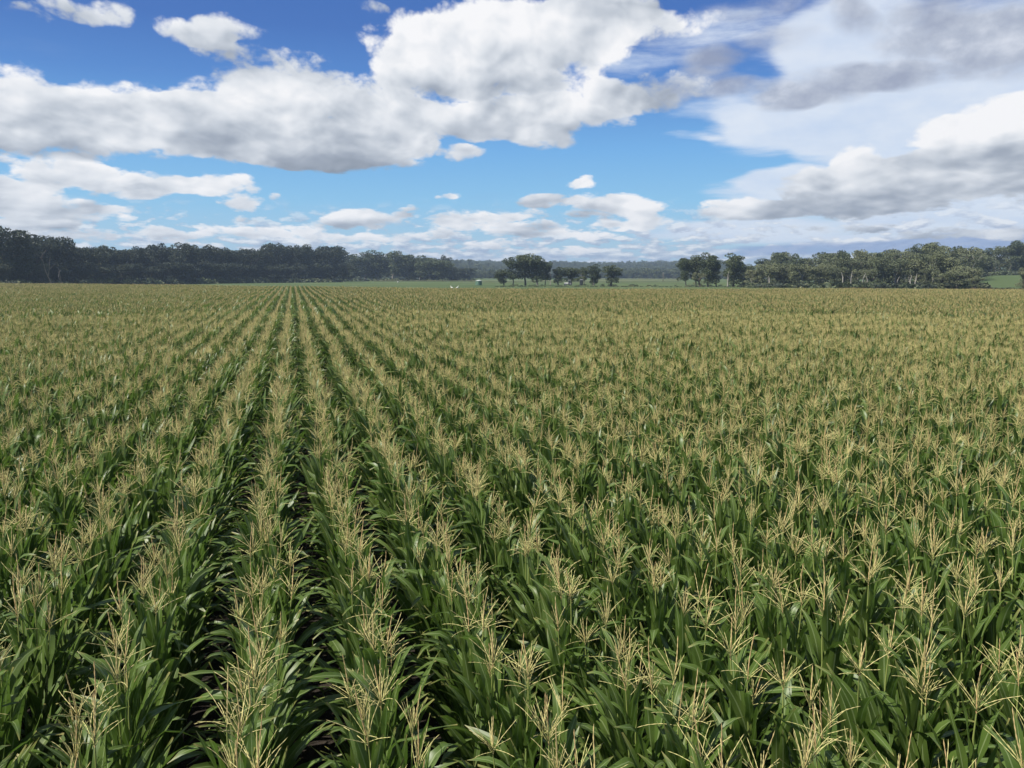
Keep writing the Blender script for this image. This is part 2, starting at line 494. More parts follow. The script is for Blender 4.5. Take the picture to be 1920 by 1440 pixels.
M = {
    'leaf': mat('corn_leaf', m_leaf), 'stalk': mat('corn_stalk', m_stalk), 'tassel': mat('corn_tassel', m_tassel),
    'spike': mat('corn_spike', m_spike), 'husk': mat('corn_husk', m_plain((0.13, 0.20, 0.05), 0.6, 0.3, (0.22, 0.28, 0.09), 20)),
    'silk': mat('corn_silk', m_plain((0.16, 0.10, 0.055), 0.8)),
    'soil': mat('soil', m_soil), 'grass': mat('grass', m_grass),
    'bark': mat('pale_bark', m_plain((0.36, 0.34, 0.30), 0.85, 0.2, (0.24, 0.22, 0.19), 1.0)),
    'greybark': mat('grey_bark', m_plain((0.17, 0.16, 0.14), 0.9, 0.2, (0.10, 0.09, 0.08), 1.2)),
    'darkbark': mat('dark_bark', m_plain((0.10, 0.085, 0.07), 0.9, 0.2, (0.05, 0.042, 0.036), 1.2)),
    'crown': mat('gum_foliage', m_crown((0.050, 0.070, 0.030), (0.075, 0.095, 0.045), (0.060, 0.078, 0.040))),
    'crown_pale': mat('pale_gum_foliage', m_crown((0.110, 0.130, 0.064), (0.155, 0.170, 0.088), (0.125, 0.142, 0.076))),  # pale olive leaves, colour lightened to carry glare over the right belt
    'crown_shade': mat('shade_toned_gum_foliage', m_crown((0.030, 0.042, 0.026), (0.046, 0.058, 0.034), (0.036, 0.048, 0.030))),  # cloud shadow on the left belt, put into the foliage colour
    'hillwood': mat('hill_foliage', m_crown((0.075, 0.100, 0.045), (0.11, 0.130, 0.06), (0.09, 0.11, 0.055))),
    'tank': mat('green_tank_steel', m_plain((0.055, 0.13, 0.085), 0.5, 0.5, (0.07, 0.15, 0.10), 2)),
    'tankroof': mat('pale_roof_steel', m_plain((0.50, 0.52, 0.50), 0.45, 0.5, (0.42, 0.45, 0.42), 2)),
    'white': mat('white_feathers', m_plain((0.82, 0.82, 0.79), 0.8)),
    'wool': mat('pale_wool', m_plain((0.60, 0.57, 0.50), 0.95, 0.1, (0.70, 0.68, 0.62), 8)),
    'beak': mat('yellow_beak', m_plain((0.55, 0.35, 0.04), 0.5)),
    'dark': mat('dark_paint', m_plain((0.02, 0.024, 0.024), 0.6)),
    'rubber': mat('tyre_rubber', m_plain((0.03, 0.03, 0.032), 0.8)),
    'metal': mat('grey_metal', m_plain((0.25, 0.26, 0.28), 0.5, 0.5, (0.17, 0.17, 0.18), 3)),
    'whitepaint': mat('white_paint', m_plain((0.72, 0.72, 0.70), 0.45, 0.5, (0.55, 0.54, 0.52), 3)),
    'glass': mat('cab_glass', m_plain((0.03, 0.04, 0.05), 0.08, 0.8)),
    'wood': mat('weathered_wood', m_plain((0.26, 0.22, 0.18), 0.85, 0.2, (0.16, 0.14, 0.12), 4)),
    'track': mat('dry_grass', m_plain((0.24, 0.23, 0.13), 0.95, 0.1, (0.17, 0.19, 0.09), 0.1)),
}

# ------------------------------------------------------------------ mesh helpers


class MB:
    def __init__(s):
        s.v, s.f, s.uv, s.mi, s.mats, s.nv = [], [], [], [], [], 0

    def slot(s, m):
        if m not in s.mats:
            s.mats.append(m)
        return s.mats.index(m)

    def add(s, v, f, m, uv=None):
        """v (n,3); f list of index tuples; uv (n,2) per vertex"""
        v = np.asarray(v, float)
        uv = np.zeros((len(v), 2)) if uv is None else np.asarray(uv, float)
        k = s.slot(m)
        s.v.append(v)
        s.uv.append(uv)
        for q in f:
            s.f.append(tuple(i + s.nv for i in q))
            s.mi.append(k)
        s.nv += len(v)

    def merge(s, o, mtx=None):
        v = np.concatenate(o.v)
        if mtx is not None:
            v = v @ np.array(mtx.to_3x3()).T + np.array(mtx.translation)
        ms = [s.slot(m) for m in o.mats]
        s.v.append(v)
        s.uv.append(np.concatenate(o.uv))
        for q, k in zip(o.f, o.mi):
            s.f.append(tuple(i + s.nv for i in q))
            s.mi.append(ms[k])
        s.nv += len(v)

    def mesh(s, name, smooth=True):
        me = bpy.data.meshes.new(name)
        v = np.concatenate(s.v)
        me.from_pydata(v.tolist(), [], s.f)
        for m in s.mats:
            me.materials.append(M[m])
        me.polygons.foreach_set('material_index', s.mi)
        me.polygons.foreach_set('use_smooth', [smooth] * len(s.f))
        uvl = me.uv_layers.new(name='UVMap')
        idx = np.empty(len(me.loops), dtype=np.int32)
        me.loops.foreach_get('vertex_index', idx)
        uvl.data.foreach_set('uv', np.concatenate(s.uv)[idx].ravel())
        me.update()
        return me


def link(name, mesh, parent=None, loc=None, label=None, cat=None, group=None, kind=None):
    o = bpy.data.objects.new(name, mesh)
    C.objects.link(o)
    if parent is not None:
        o.parent = parent
    if loc is not None:
        o.location = loc
    for k, q in (('label', label), ('category', cat), ('group', group), ('kind', kind)):
        if q:
            o[k] = q
    return o


def tube(mb, pts, rad, m, sides=5, v0=0.0, v1=1.0, cap=False):
    pts = np.asarray(pts, float)
    n = len(pts)
    tang = np.gradient(pts, axis=0)
    tang /= np.linalg.norm(tang, axis=1)[:, None] + 1e-9
    ref = np.array([1.0, 0, 0]) if abs(tang[0][0]) < 0.8 else np.array([0, 1.0, 0])
    vs, uvs = [], []
    a = np.arange(sides) * 2 * math.pi / sides
    for i in range(n):
        x = np.cross(tang[i], ref)
        x /= np.linalg.norm(x) + 1e-9
        y = np.cross(tang[i], x)
        ref = np.cross(x, tang[i])
        vs.append(pts[i] + rad[i] * (np.cos(a)[:, None] * x + np.sin(a)[:, None] * y))
        uvs.append(np.stack([a / (2 * math.pi), np.full(sides, v0 + (v1 - v0) * i / (n - 1))], 1))
    f = []
    for i in range(n - 1):
        for j in range(sides):
            k = (j + 1) % sides
            f.append((i * sides + j, i * sides + k, (i + 1) * sides + k, (i + 1) * sides + j))
    if cap:
        f.append(tuple(range(sides))[::-1])
        f.append(tuple((n - 1) * sides + j for j in range(sides)))
    mb.add(np.concatenate(vs), f, m, np.concatenate(uvs))


def box(mb, c, s, m, rz=0.0):
    x, y, z = s[0] / 2, s[1] / 2, s[2] / 2
    v = np.array([(-x, -y, -z), (x, -y, -z), (x, y, -z), (-x, y, -z), (-x, -y, z), (x, -y, z), (x, y, z), (-x, y, z)])
    co, si = math.cos(rz), math.sin(rz)
    v = v @ np.array([[co, si, 0], [-si, co, 0], [0, 0, 1]]) + np.array(c)
    mb.add(v, [(0, 3, 2, 1), (4, 5, 6, 7), (0, 1, 5, 4), (1, 2, 6, 5), (2, 3, 7, 6), (3, 0, 4, 7)], m)


def ball(mb, c, r, m, nu=10, nv=7, bump=0.0, rnd=None):
    vs, f = [], []
    for i in range(nv + 1):
        th = math.pi * i / nv
        for j in range(nu):
            ph = 2 * math.pi * j / nu
            k = 1 + (rnd.uniform(-bump, bump) if rnd is not None else 0)
            vs.append((c[0] + r[0] * k * math.sin(th) * math.cos(ph), c[1] + r[1] * k * math.sin(th) * math.sin(ph), c[2] + r[2] * k * math.cos(th)))
    for i in range(nv):
        for j in range(nu):
            k = (j + 1) % nu
            f.append((i * nu + j, (i + 1) * nu + j, (i + 1) * nu + k, i * nu + k))
    mb.add(vs, f, m)


def shell(mb, spine, wid, hgt, m, sides=10):
    """one closed skin round a bent spine: half widths and half heights at every station"""
    spine = np.asarray(spine, float)
    n = len(spine)
    tang = np.gradient(spine, axis=0)
    tang /= np.linalg.norm(tang, axis=1)[:, None]
    a = np.arange(sides) * 2 * math.pi / sides
    vs = []
    for i in range(n):
        x = np.array([0, 1.0, 0])
        y = np.cross(tang[i], x)
        vs.append(spine[i] + np.cos(a)[:, None] * wid[i] * x + np.sin(a)[:, None] * hgt[i] * y)
    f = [(i * sides + j, i * sides + (j + 1) % sides, (i + 1) * sides + (j + 1) % sides, (i + 1) * sides + j)
         for i in range(n - 1) for j in range(sides)]
    f.append(tuple(range(sides))[::-1])
    f.append(tuple((n - 1) * sides + j for j in range(sides)))
    mb.add(np.concatenate(vs), f, m)


# ------------------------------------------------------------------ ground, paddock, hills
def far_edge(az_deg):
    """distance at which the crop ends, by azimuth from the heading"""
    pts = [(-700, 526.4), (0, 530.2), (480, 535.6), (760, 538.4), (960, 540.0), (1440, 540.2), (1920, 540.4), (2400, 540.4)]
    A = [math.degrees(az_of(p)) for p, _ in pts]
    Dd = [d_at(p, y, 2.3) for p, y in pts]
    return np.interp(az_deg, A, Dd)


def smooth(x, a, b):
    t_ = np.clip((x - a) / (b - a), 0, 1)
    return t_ * t_ * (3 - 2 * t_)


def ground_h(x, y):
    d = np.hypot(x, y)
    a = np.degrees(np.arctan2(x, y)) - math.degrees(HEAD)
    a = (a + 180) % 360 - 180
    rise = smooth(d, 350, 520) * smooth(a, 26.5, 29.5) * (1 - smooth(a, 60, 90)) * 4.6
    und = smooth(d, 500, 900) * 0.6 * np.sin(x / 130.0) * np.cos(y / 170.0)
    return rise + und


def make_ground():
    ds = np.concatenate([[0, 3], np.geomspace(8, 4600, 120)])
    an = np.radians(np.arange(0, 360, 1.5))
    v, f = [], []
    X = ds[:, None] * np.sin(an)[None, :]
    Y = ds[:, None] * np.cos(an)[None, :]
    Z = ground_h(X, Y)
    v = np.stack([X, Y, Z], -1).reshape(-1, 3)
    na = len(an)
    for i in range(len(ds) - 1):
        for j in range(na):
            k = (j + 1) % na
            f.append((i * na + j, i * na + k, (i + 1) * na + k, (i + 1) * na + j))
    mb = MB()
    mb.add(v, f, 'grass')
    link('ground', mb.mesh('ground'), kind='structure')
    # soil of the crop, a sheet just above
    mb = MB()
    A = np.arange(-60, 61, 1.0)
    R = far_edge(A)
    aa = np.radians(A) + HEAD
    pts = [(0, -30)] + [(r * math.sin(q), r * math.cos(q)) for r, q in zip(R, aa)]
    v = [(x, y, 0.006) for x, y in pts]
    mb.add(v, [(0, i + 1, i) for i in range(1, len(pts) - 1)], 'soil')
    link('field_soil', mb.mesh('field_soil'), kind='structure')
    # dry grass strips across the paddock
    for (p0, p1, y0, y1) in ((700, 1275, 526.3, 527.1), (1110, 1290, 523.6, 524.3), (860, 1285, 529.6, 530.0)):
        mb = MB()
        n = 24
        v = []
        for i in range(n + 1):
            px = p0 + (p1 - p0) * i / n
            w_ = 0.3 * math.sin(i * 1.7)
            for py in (y0 + w_ * .5, y1 + w_ * .5):
                d = d_at(px, py)
                x, y = place(px, d)
                v.append((x, y, float(ground_h(np.array(x), np.array(y))) + 0.35))
        mb.add(v, [(2 * i, 2 * i + 1, 2 * i + 3, 2 * i + 2) for i in range(n)], 'track')
        link('path', mb.mesh('path'), kind='structure')


make_ground()


def make_hill(name, d0, depth, prof, seed):
    """ridge built as a strip of terrain: prof = list of (px, py of crest)"""
    r = np.random.default_rng(seed)
    A = np.arange(-60, 61, 0.5)
    pa = [math.degrees(az_of(p)) for p, _ in prof]
    top = np.interp(A, pa, [515.3 - y for _, y in prof])
    v = []
    nr = 8
    for i in range(nr + 1):
        t_ = i / nr
        d = d0 + depth * t_
        for a, h in zip(A, top):
            z = CZ + h / F * (d0 + depth)
            z = (z - 9) * (math.sin(t_ * math.pi / 2) ** 0.9) - 1
            z += 2.5 * math.sin(a * 1.9 + i + seed) * t_
            q = math.radians(a) + HEAD
            v.append((d * math.sin(q), d * math.cos(q), z))
    na = len(A)
    f = [(i * na + j, i * na + j + 1, (i + 1) * na + j + 1, (i + 1) * na + j) for i in range(nr) for j in range(na - 1)]
    mb = MB()
    mb.add(v, f, 'grass')
    o = link(name, mb.mesh(name), kind='structure')
    return np.array(v)


HILL_A = make_hill('hill', 1500, 900, [(-600, 494), (300, 494), (800, 491), (1000, 493), (1150, 496), (1240, 494), (1400, 495), (2500, 495)], 3)
HILL_B = make_hill('hill', 1250, 400, [(-600, 500), (600, 496), (780, 491), (850, 492), (900, 500), (960, 516), (2500, 520)], 5)




def gum(seed, H=12.0, spread=0.55, base=0.3, lobes=22, per=95, quad=0.55, trunk='bark', crown='crown', forks=3, lean=0.0, flat=0.75, low=0.26):
    """trunk with forked limbs, crown of leaf clumps gathered at the limb ends"""
    r = random.Random(seed)
    rn = np.random.default_rng(seed)
    tr = MB()
    tips = []
    R0 = H * 0.022

    def limb(p, d, L, rad, lev):
        n = 5
        pts = [p]
        q = Vector(p)
        dd = Vector(d)
        for i in range(n):
            dd = (dd + Vector((r.uniform(-.16, .16), r.uniform(-.16, .16), r.uniform(-.02, .14)))).normalized()
            q = q + dd * (L / n)
            pts.append(tuple(q))
        tube(tr, pts, [rad * (1 - 0.5 * i / n) for i in range(n + 1)], trunk, 5)
        if lev == 0:
            tips.append((tuple(q), L))
            return
        k = forks if lev == 2 else r.choice((2, 3, 3))
        for i in range(k):
            a = 2 * math.pi * (i + r.uniform(-.3, .3)) / k
            s = spread * r.uniform(0.75, 1.3)
            nd = (dd + Vector((math.cos(a) * s, math.sin(a) * s, r.uniform(-.15, .15)))).normalized()
            limb(tuple(q), tuple(nd), L * r.uniform(0.62, 0.85) if lev == 2 else L * r.uniform(.55, .8), rad * 0.55, lev - 1)
            if lev == 1:
                tips.append((tuple(q + nd * L * .3), L))

    limb((0, 0, -0.3), (lean, r.uniform(-.05, .05), 1), H * base * 1.15, R0, 2)
    zt = max(t_[0][2] for t_ in tips)
    # rescale so that the crown's top is at H
    k = (H - H * 0.05) / zt
    tr.v = [v * np.array([k, k, k]) for v in tr.v]
    cr = MB()
    cen = [np.array(t_[0]) * k for t_ in tips]
    r.shuffle(cen)
    cen = (cen * 4)[:lobes]
    # fill the crown downwards: lobes hung inside and below the limb ends
    out = []
    for i, c in enumerate(cen):
        c = c + rn.normal(0, H * 0.03, 3)
        if i > lobes * .42:
            t_ = rn.uniform(0, 1) ** .8
            c = np.array([c[0] * rn.uniform(.5, 1.12), c[1] * rn.uniform(.5, 1.12), c[2] * (1 - t_) + H * low * t_])
        out.append(c)
    cen = out
    vs = []
    for c in cen:
        rr = H * rn.uniform(0.075, 0.145)
        n = int(per * (rr / (H * .1)) ** 2)
        u = rn.normal(size=(n, 3))
        u /= np.linalg.norm(u, axis=1)[:, None]
        rad = rn.uniform(0.35, 1.0, n) ** 0.5
        p = c + u * rad[:, None] * rr * np.array([1.15, 1.15, flat])
        p = p[p[:, 2] > H * low * 0.6]
        n = len(p)
        a = rn.normal(size=(n, 3))
        a /= np.linalg.norm(a, axis=1)[:, None]
        b = np.cross(a, rn.normal(size=(n, 3)))
        b /= np.linalg.norm(b, axis=1)[:, None]
        s = rn.uniform(.5, 1.1, n)[:, None] * quad * 0.5
        e = rn.uniform(.5, .9, n)[:, None]
        q = np.stack([p - a * s, p + b * s * e, p + a * s, p - b * s * e], 1)
        vs.append(q.reshape(-1, 3))
    vs = np.concatenate(vs)
    cr.add(vs, [(4 * i, 4 * i + 1, 4 * i + 2, 4 * i + 3) for i in range(len(vs) // 4)], crown)
    # measured half width
    w_ = np.percentile(np.abs(vs[:, :2]), 97)
    return tr.mesh('gum_trunk'), cr.mesh('gum_crown', False), H, w_


def gum_set(crown, trunk, n, seed, **kw):
    out = []
    for i in range(n):
        r = random.Random(seed * 100 + i)
        out.append(gum(seed * 100 + i, crown=crown, trunk=trunk, spread=r.uniform(.5, .85), base=r.uniform(.24, .36),
                       lobes=r.randint(34, 46), low=r.uniform(.15, .28), forks=r.choice((3, 4)), **kw))
    return out


PROTO = {
    'dark': gum_set('crown_shade', 'darkbark', 6, 1, per=110),
    'mid': gum_set('crown', 'greybark', 6, 2, per=110),
    'pale': gum_set('crown_pale', 'bark', 6, 3, per=80),
}
PROTO['round'] = [gum(901, crown='crown', trunk='darkbark', spread=.5, base=.16, low=.22, lobes=46, forks=4, per=120)]
PROTO['bush'] = [gum(911 + i, crown='crown_pale', trunk='darkbark', spread=.9, base=.10, low=.08, lobes=36, forks=4, per=80, flat=.8) for i in range(2)]
ORD = ['', 'first', 'second', 'third', 'fourth', 'fifth', 'sixth', 'seventh', 'eighth', 'ninth', 'tenth', 'eleventh', 'twelfth',
       'thirteenth', 'fourteenth', 'fifteenth', 'sixteenth', 'seventeenth', 'eighteenth', 'nineteenth', 'twentieth',
       'twenty-first', 'twenty-second', 'twenty-third', 'twenty-fourth', 'twenty-fifth', 'twenty-sixth', 'twenty-seventh',
       'twenty-eighth', 'twenty-ninth', 'thirtieth'] + ['thirty-' + q for q in ('first', 'second', 'third', 'fourth', 'fifth', 'sixth', 'seventh', 'eighth', 'ninth')] + ['fortieth']


def tree(px, top, d, width, kind, label, group=None, pick=None, name='gum_tree'):
    r = random.Random(int(px * 7 + d * 13))
    tm, cm, H, W = PROTO[kind][(r.randrange(len(PROTO[kind])) if pick is None else pick)]
    x, y = place(px, d)
    g = float(ground_h(np.array(x), np.array(y)))
    h = z_at(px, top, d) - g
    sz = h / H
    sxy = (width / F * d * 0.5) / W
    root = link(name, None, loc=(x, y, g), label=label, cat='tree', group=group)
    root.rotation_euler = (0, 0, r.uniform(0, 6.28))
    root.scale = (sxy, sxy, sz)
    link('trunk', tm, root)
    link('crown', cm, root)
    return root


def wood_line(px):
    """distance of the left belt's front"""
    return float(np.interp(px, [-200, 0, 300, 640], [330, 355, 470, 590]))


rt = random.Random(5)
# left belt, front row: columns and tops read off the photograph
LB = [(8, 431, 66), (45, 458, 44), (68, 444, 46), (98, 445, 62), (128, 452, 44), (160, 468, 36), (182, 464, 40), (212, 466, 36), (238, 470, 34),
      (262, 464, 34), (294, 460, 40), (322, 470, 34), (344, 459, 44), (366, 462, 30), (392, 461, 40), (418, 466, 36), (446, 472, 34), (472, 466, 36),
      (492, 468, 30), (518, 458, 36), (546, 462, 42), (574, 460, 42), (600, 464, 36), (628, 461, 46)]
for i, (px, top, w_) in enumerate(LB):
    lab = ('tall ragged gum tree cut by the left edge, open crown above the dark belt' if i == 0 else
           'dark gum tree, %s from the left edge along the shaded tree belt' % ORD[i + 1])
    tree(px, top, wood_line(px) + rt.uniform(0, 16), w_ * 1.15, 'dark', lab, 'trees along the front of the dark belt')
# behind them
for k in range(56):
    px = -120 + k * 13.6 + rt.uniform(-6, 6)
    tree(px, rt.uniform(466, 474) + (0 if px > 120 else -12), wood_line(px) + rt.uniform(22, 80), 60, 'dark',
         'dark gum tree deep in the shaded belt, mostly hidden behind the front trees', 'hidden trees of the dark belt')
for k in range(26):
    px = -60 + k * 28 + rt.uniform(-8, 8)
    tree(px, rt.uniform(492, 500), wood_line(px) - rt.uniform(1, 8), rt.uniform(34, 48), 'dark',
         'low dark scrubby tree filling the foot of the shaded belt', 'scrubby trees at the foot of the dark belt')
# the brighter stand next to it
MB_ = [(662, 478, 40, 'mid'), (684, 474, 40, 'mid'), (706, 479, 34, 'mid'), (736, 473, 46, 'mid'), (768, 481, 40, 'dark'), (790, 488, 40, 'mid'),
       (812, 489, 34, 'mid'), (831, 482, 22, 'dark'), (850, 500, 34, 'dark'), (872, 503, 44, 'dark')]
for i, (px, top, w_, kd) in enumerate(MB_):
    tree(px, top, 700 + rt.uniform(-15, 25), w_ * 1.2, kd,
         ('lone dark upright tree standing at the right end of the middle stand' if px == 831 else
          'grey-green gum tree, %s from the left in the middle stand right of the dark belt' % ORD[i + 1]), 'trees of the middle stand')
for k in range(16):
    px = rt.uniform(650, 825)
    tree(px, rt.uniform(484, 494), 700 + rt.uniform(-25, 70), 44, 'mid', 'grey-green gum tree half hidden inside the middle stand', 'half hidden trees of the middle stand')
# paddock trees
PT = [(945, 508, 385, 24, 'mid', 'small gum tree at the left end of the paddock clump beside the water tank'),
      (962, 484, 385, 34, 'mid', 'tall gum in the paddock clump, left of its highest crown'),
      (985, 479, 388, 44, 'mid', 'highest gum of the paddock clump right of the water tank'),
      (1008, 484, 384, 32, 'mid', 'broad gum on the right side of the tall paddock clump'),
      (1022, 493, 392, 22, 'mid', 'narrow gum closing the right end of the tall paddock clump'),
      (1047, 503, 392, 26, 'mid', 'short gum with low dark crown left of the parked machinery'),
      (1070, 503, 396, 32, 'mid', 'short gum with its crown above the parked machinery'),
      (1096, 502, 392, 26, 'mid', 'short gum behind the narrow dark shed'),
      (1113, 500, 388, 28, 'mid', 'short spreading gum with slanting trunks right of the dark shed'),
      (1146, 500, 368, 27, 'round', 'lone round-crowned tree standing by itself in the green paddock'),
      (1287, 488, 356, 26, 'mid', 'leftmost gum of the right paddock clump, beside the open green'),
      (1306, 482, 360, 36, 'mid', 'broad gum second from the left in the right paddock clump'),
      (1328, 481, 356, 34, 'mid', 'gum with the highest crown of the right paddock clump'),
      (1344, 488, 362, 24, 'mid', 'gum closing the right end of the right paddock clump'),
      (1313, 511, 348, 22, 'bush', 'low bushy tree in front of the right paddock clump'),
      (1376, 482, 352, 40, 'mid', 'domed gum with a gap of sky in its crown, by itself'),
      (1400, 498, 358, 26, 'mid', 'low gum just right of the domed gum')]
for px, top, d, w_, kd, lab in PT:
    tree(px, top, d, w_ * 1.12, kd, lab, 'gum trees scattered in the paddock')
# right belt
RB = [(1420, 500), (1440, 488), (1462, 489), (1484, 494), (1505, 490), (1526, 492), (1546, 488), (1568, 482), (1590, 478), (1612, 480), (1634, 481),
      (1657, 476), (1680, 480), (1702, 478), (1725, 472), (1750, 466), (1776, 478), (1802, 494), (1825, 497)]
for i, (px, top) in enumerate(RB):
    tree(px, top + 6, 350 + rt.uniform(-8, 14), rt.uniform(36, 46), 'pale',
         'pale-trunked gum, %s from the left along the front of the right tree belt' % ORD[i + 1], 'trees along the front of the right belt')
RB2 = [(1500, 486), (1536, 484), (1562, 474), (1580, 472), (1602, 468), (1628, 473), (1650, 474), (1676, 470), (1700, 471), (1722, 464), (1746, 457), (1770, 462),
       (1790, 464), (1806, 466), (1828, 476), (1850, 467), (1866, 464), (1888, 465), (1912, 457), (1934, 456), (1960, 460)]
for i, (px, top) in enumerate(RB2):
    tree(px, top, (440 if px < 1830 else 560) + rt.uniform(-12, 20), rt.uniform(38, 50) * (1.0 if px < 1830 else .9), 'pale' if i % 3 else 'mid',
         ('tall gum on the green slope, %s back-row crown from the left of the right belt' if px > 1830 else
          'taller gum, %s crown from the left in the back row of the right belt') % ORD[i + 1], 'back row of the right belt')
for k in range(40):
    px = rt.uniform(1440, 1990)
    d = rt.uniform(460, 520) if px < 1830 else rt.uniform(570, 640)
    tree(px, rt.uniform(474, 490), d, rt.uniform(36, 50), rt.choice(('pale', 'mid')),
         'gum tree hidden deep inside the right belt, only leaves showing between others', 'hidden trees of the right belt')
for k in range(12):
    px = 1418 + k * 35 + rt.uniform(-7, 7)
    tree(px, rt.uniform(496, 507), 346 + rt.uniform(-3, 6), rt.uniform(24, 34), 'pale',
         'low grey-green young gum filling the foot of the right belt between the pale trunks', 'young gums at the foot of the right belt')
for px, top, d, w_, lab in [(1640, 505, 342, 30, 'low grey-green bushy tree under the middle of the right belt'),
                            (1770, 512, 338, 24, 'low pale bushy tree with a crooked trunk right of the white trunks'),
                            (1800, 502, 332, 44, 'wide dark bushy tree where the right belt ends'),
                            (1828, 518, 326, 22, 'small pale round bush at the foot of the green slope'),
                            (1921, 503, 330, 18, 'small dark bushy tree cut by the right edge of the picture')]:
    tree(px, top, d, w_ * 1.15, 'bush', lab, name='bushy_tree')


# pale dead gum with bare forked limbs in front of the dark belt
def dead_tree(px, top, d, label, seed, width=.35, bark='bark', lev=1, splay=.35):
    r = random.Random(seed)
    mb = MB()
    x, y = place(px, d)
    h = z_at(px, top, d)

    def limb(p, dv, L, rad, lev):
        pts = [p]
        q = Vector(p)
        dd = Vector(dv)
        for i in range(5):
            dd = (dd + Vector((r.uniform(-.12, .12), r.uniform(-.12, .12), .04)) * (1 if lev > 1 else .45)).normalized()
            q = q + dd * (L / 5)
            pts.append(tuple(q))
            if lev > 0 and i in (2, 4):
                a = r.uniform(0, 6.28)
                limb(tuple(q), (dd + Vector((math.cos(a) * splay, math.sin(a) * splay, 0))).normalized()[:], L * .55, rad * .5, lev - 1)
        tube(mb, pts, [rad * (1 - .6 * i / 5) for i in range(6)], bark, 6)
    limb((0, 0, -.3), (-.22 if lev > 1 else r.uniform(-.12, .12), 0, 1), h * .62, width, lev)
    zt = max(v[:, 2].max() for v in mb.v)
    mb.v = [v * (h / zt) for v in mb.v]
    o = link('dead_tree', mb.mesh('dead_tree'), loc=(x, y, 0), label=label, cat='dead tree')
    return o


dead_tree(99, 466, 342, 'pale bare gum with forked dead limbs in front of the dark belt', 4, .30, 'greybark', 3, .8)
dead_tree(118, 500, 340, 'short pale bare trunk just right of the tall dead gum', 9, .26, 'greybark', 2, .6)
dead_tree(1365, 508, 346, 'short white bare trunk left of the domed gum', 12, .28)
dead_tree(1032, 510, 402, 'thin pale bare trunk between the tall clump and the short gums', 15, .2)
for i, (px, top) in enumerate([(1618, 512), (1628, 515), (1597, 508), (1581, 510), (1708, 516), (1716, 513), (1683, 518), (1443, 516)]):
    dead_tree(px, top, 333 + i, ['tall white bare trunk, left one of the bright pair in the right belt', 'white bare trunk, right one of the bright pair in the right belt',
                                 'pale straight trunk left of the bright pair in the right belt', 'faint pale trunk, leftmost of those left of the bright pair',
                                 'white trunk, left one of two near the right end of the belt', 'white trunk, right one of two near the right end of the belt',
                                 'short pale trunk midway between the bright pair and the belt end', 'small pale trunk near the left end of the right belt'][i], 30 + i, .24)

# ------------------------------------------------------------------ geometry-nodes scatter (far woods, scrub and the mass of the crop)


def scatter(name, pts, rot, scl, idx, protos, label=None, cat=None, kind='stuff'):
    """one object whose points carry instances of the proto meshes"""
    me = bpy.data.meshes.new(name)
    n = len(pts)
    me.vertices.add(n)
    me.vertices.foreach_set('co', np.asarray(pts, np.float32).ravel())
    for an, ty, dat, fn in (('rot', 'FLOAT_VECTOR', rot, 'vector'), ('scl', 'FLOAT_VECTOR', scl, 'vector'), ('pick', 'INT', idx, 'value')):
        at = me.attributes.new(an, ty, 'POINT')
        at.data.foreach_set(fn, np.asarray(dat, np.int32 if ty == 'INT' else np.float32).ravel())
    me.update()
    o = link(name, me, label=label, cat=cat, kind=kind)
    col = bpy.data.collections.new(name + '_kinds')
    for i, m in enumerate(protos):
        col.objects.link(bpy.data.objects.new('%s_kind_%03d' % (name, i), m))
    ng = bpy.data.node_groups.new(name + '_scatter', 'GeometryNodeTree')
    ng.interface.new_socket('Geometry', in_out='INPUT', socket_type='NodeSocketGeometry')
    ng.interface.new_socket('Geometry', in_out='OUTPUT', socket_type='NodeSocketGeometry')
    N, L = ng.nodes, ng.links
    gi, go = N.new('NodeGroupInput'), N.new('NodeGroupOutput')
    ci = N.new('GeometryNodeCollectionInfo')
    ci.inputs['Collection'].default_value = col
    ci.inputs['Separate Children'].default_value = True
    ci.inputs['Reset Children'].default_value = True
    ip = N.new('GeometryNodeInstanceOnPoints')
    ip.inputs['Pick Instance'].default_value = True
    at = []
    for an, ty in (('rot', 'FLOAT_VECTOR'), ('scl', 'FLOAT_VECTOR'), ('pick', 'INT')):
        q = N.new('GeometryNodeInputNamedAttribute')
        q.data_type = ty
        q.inputs['Name'].default_value = an
        at.append(q)
    er = N.new('FunctionNodeEulerToRotation')
    L.new(at[0].outputs['Attribute'], er.inputs[0])
    L.new(er.outputs[0], ip.inputs['Rotation'])
    L.new(at[1].outputs['Attribute'], ip.inputs['Scale'])
    L.new(at[2].outputs['Attribute'], ip.inputs['Instance Index'])
    mp = N.new('GeometryNodeMeshToPoints')
    L.new(gi.outputs[0], mp.inputs['Mesh'])
    L.new(mp.outputs[0], ip.inputs['Points'])
    L.new(ci.outputs[0], ip.inputs['Instance'])
    L.new(ip.outputs[0], go.inputs[0])
    md = o.modifiers.new('scatter', 'NODES')
    md.node_group = ng
    return o


def one_mesh(tm_cm, name):
    """trunk and crown of a prototype in one mesh"""
    tm, cm = tm_cm[0], tm_cm[1]
    vs, fs, mi, off = [], [], [], 0
    mats = []
    for me in (tm, cm):
        v = np.empty(len(me.vertices) * 3)
        me.vertices.foreach_get('co', v)
        vs.append(v.reshape(-1, 3))
        for p in me.polygons:
            fs.append(tuple(i + off for i in p.vertices))
            mi.append(len(mats))
        off += len(me.vertices)
        mats.append(me.materials[0])
    m = bpy.data.meshes.new(name)
    m.from_pydata(np.concatenate(vs).tolist(), [], fs)
    for q in mats:
        m.materials.append(q)
    m.polygons.foreach_set('material_index', mi)
    return m


far_protos = [one_mesh(gum(700 + i, crown='hillwood', trunk='darkbark', spread=.7, base=.18, low=.15, lobes=22, forks=4, per=34, quad=1.3), 'far_gum') for i in range(4)]


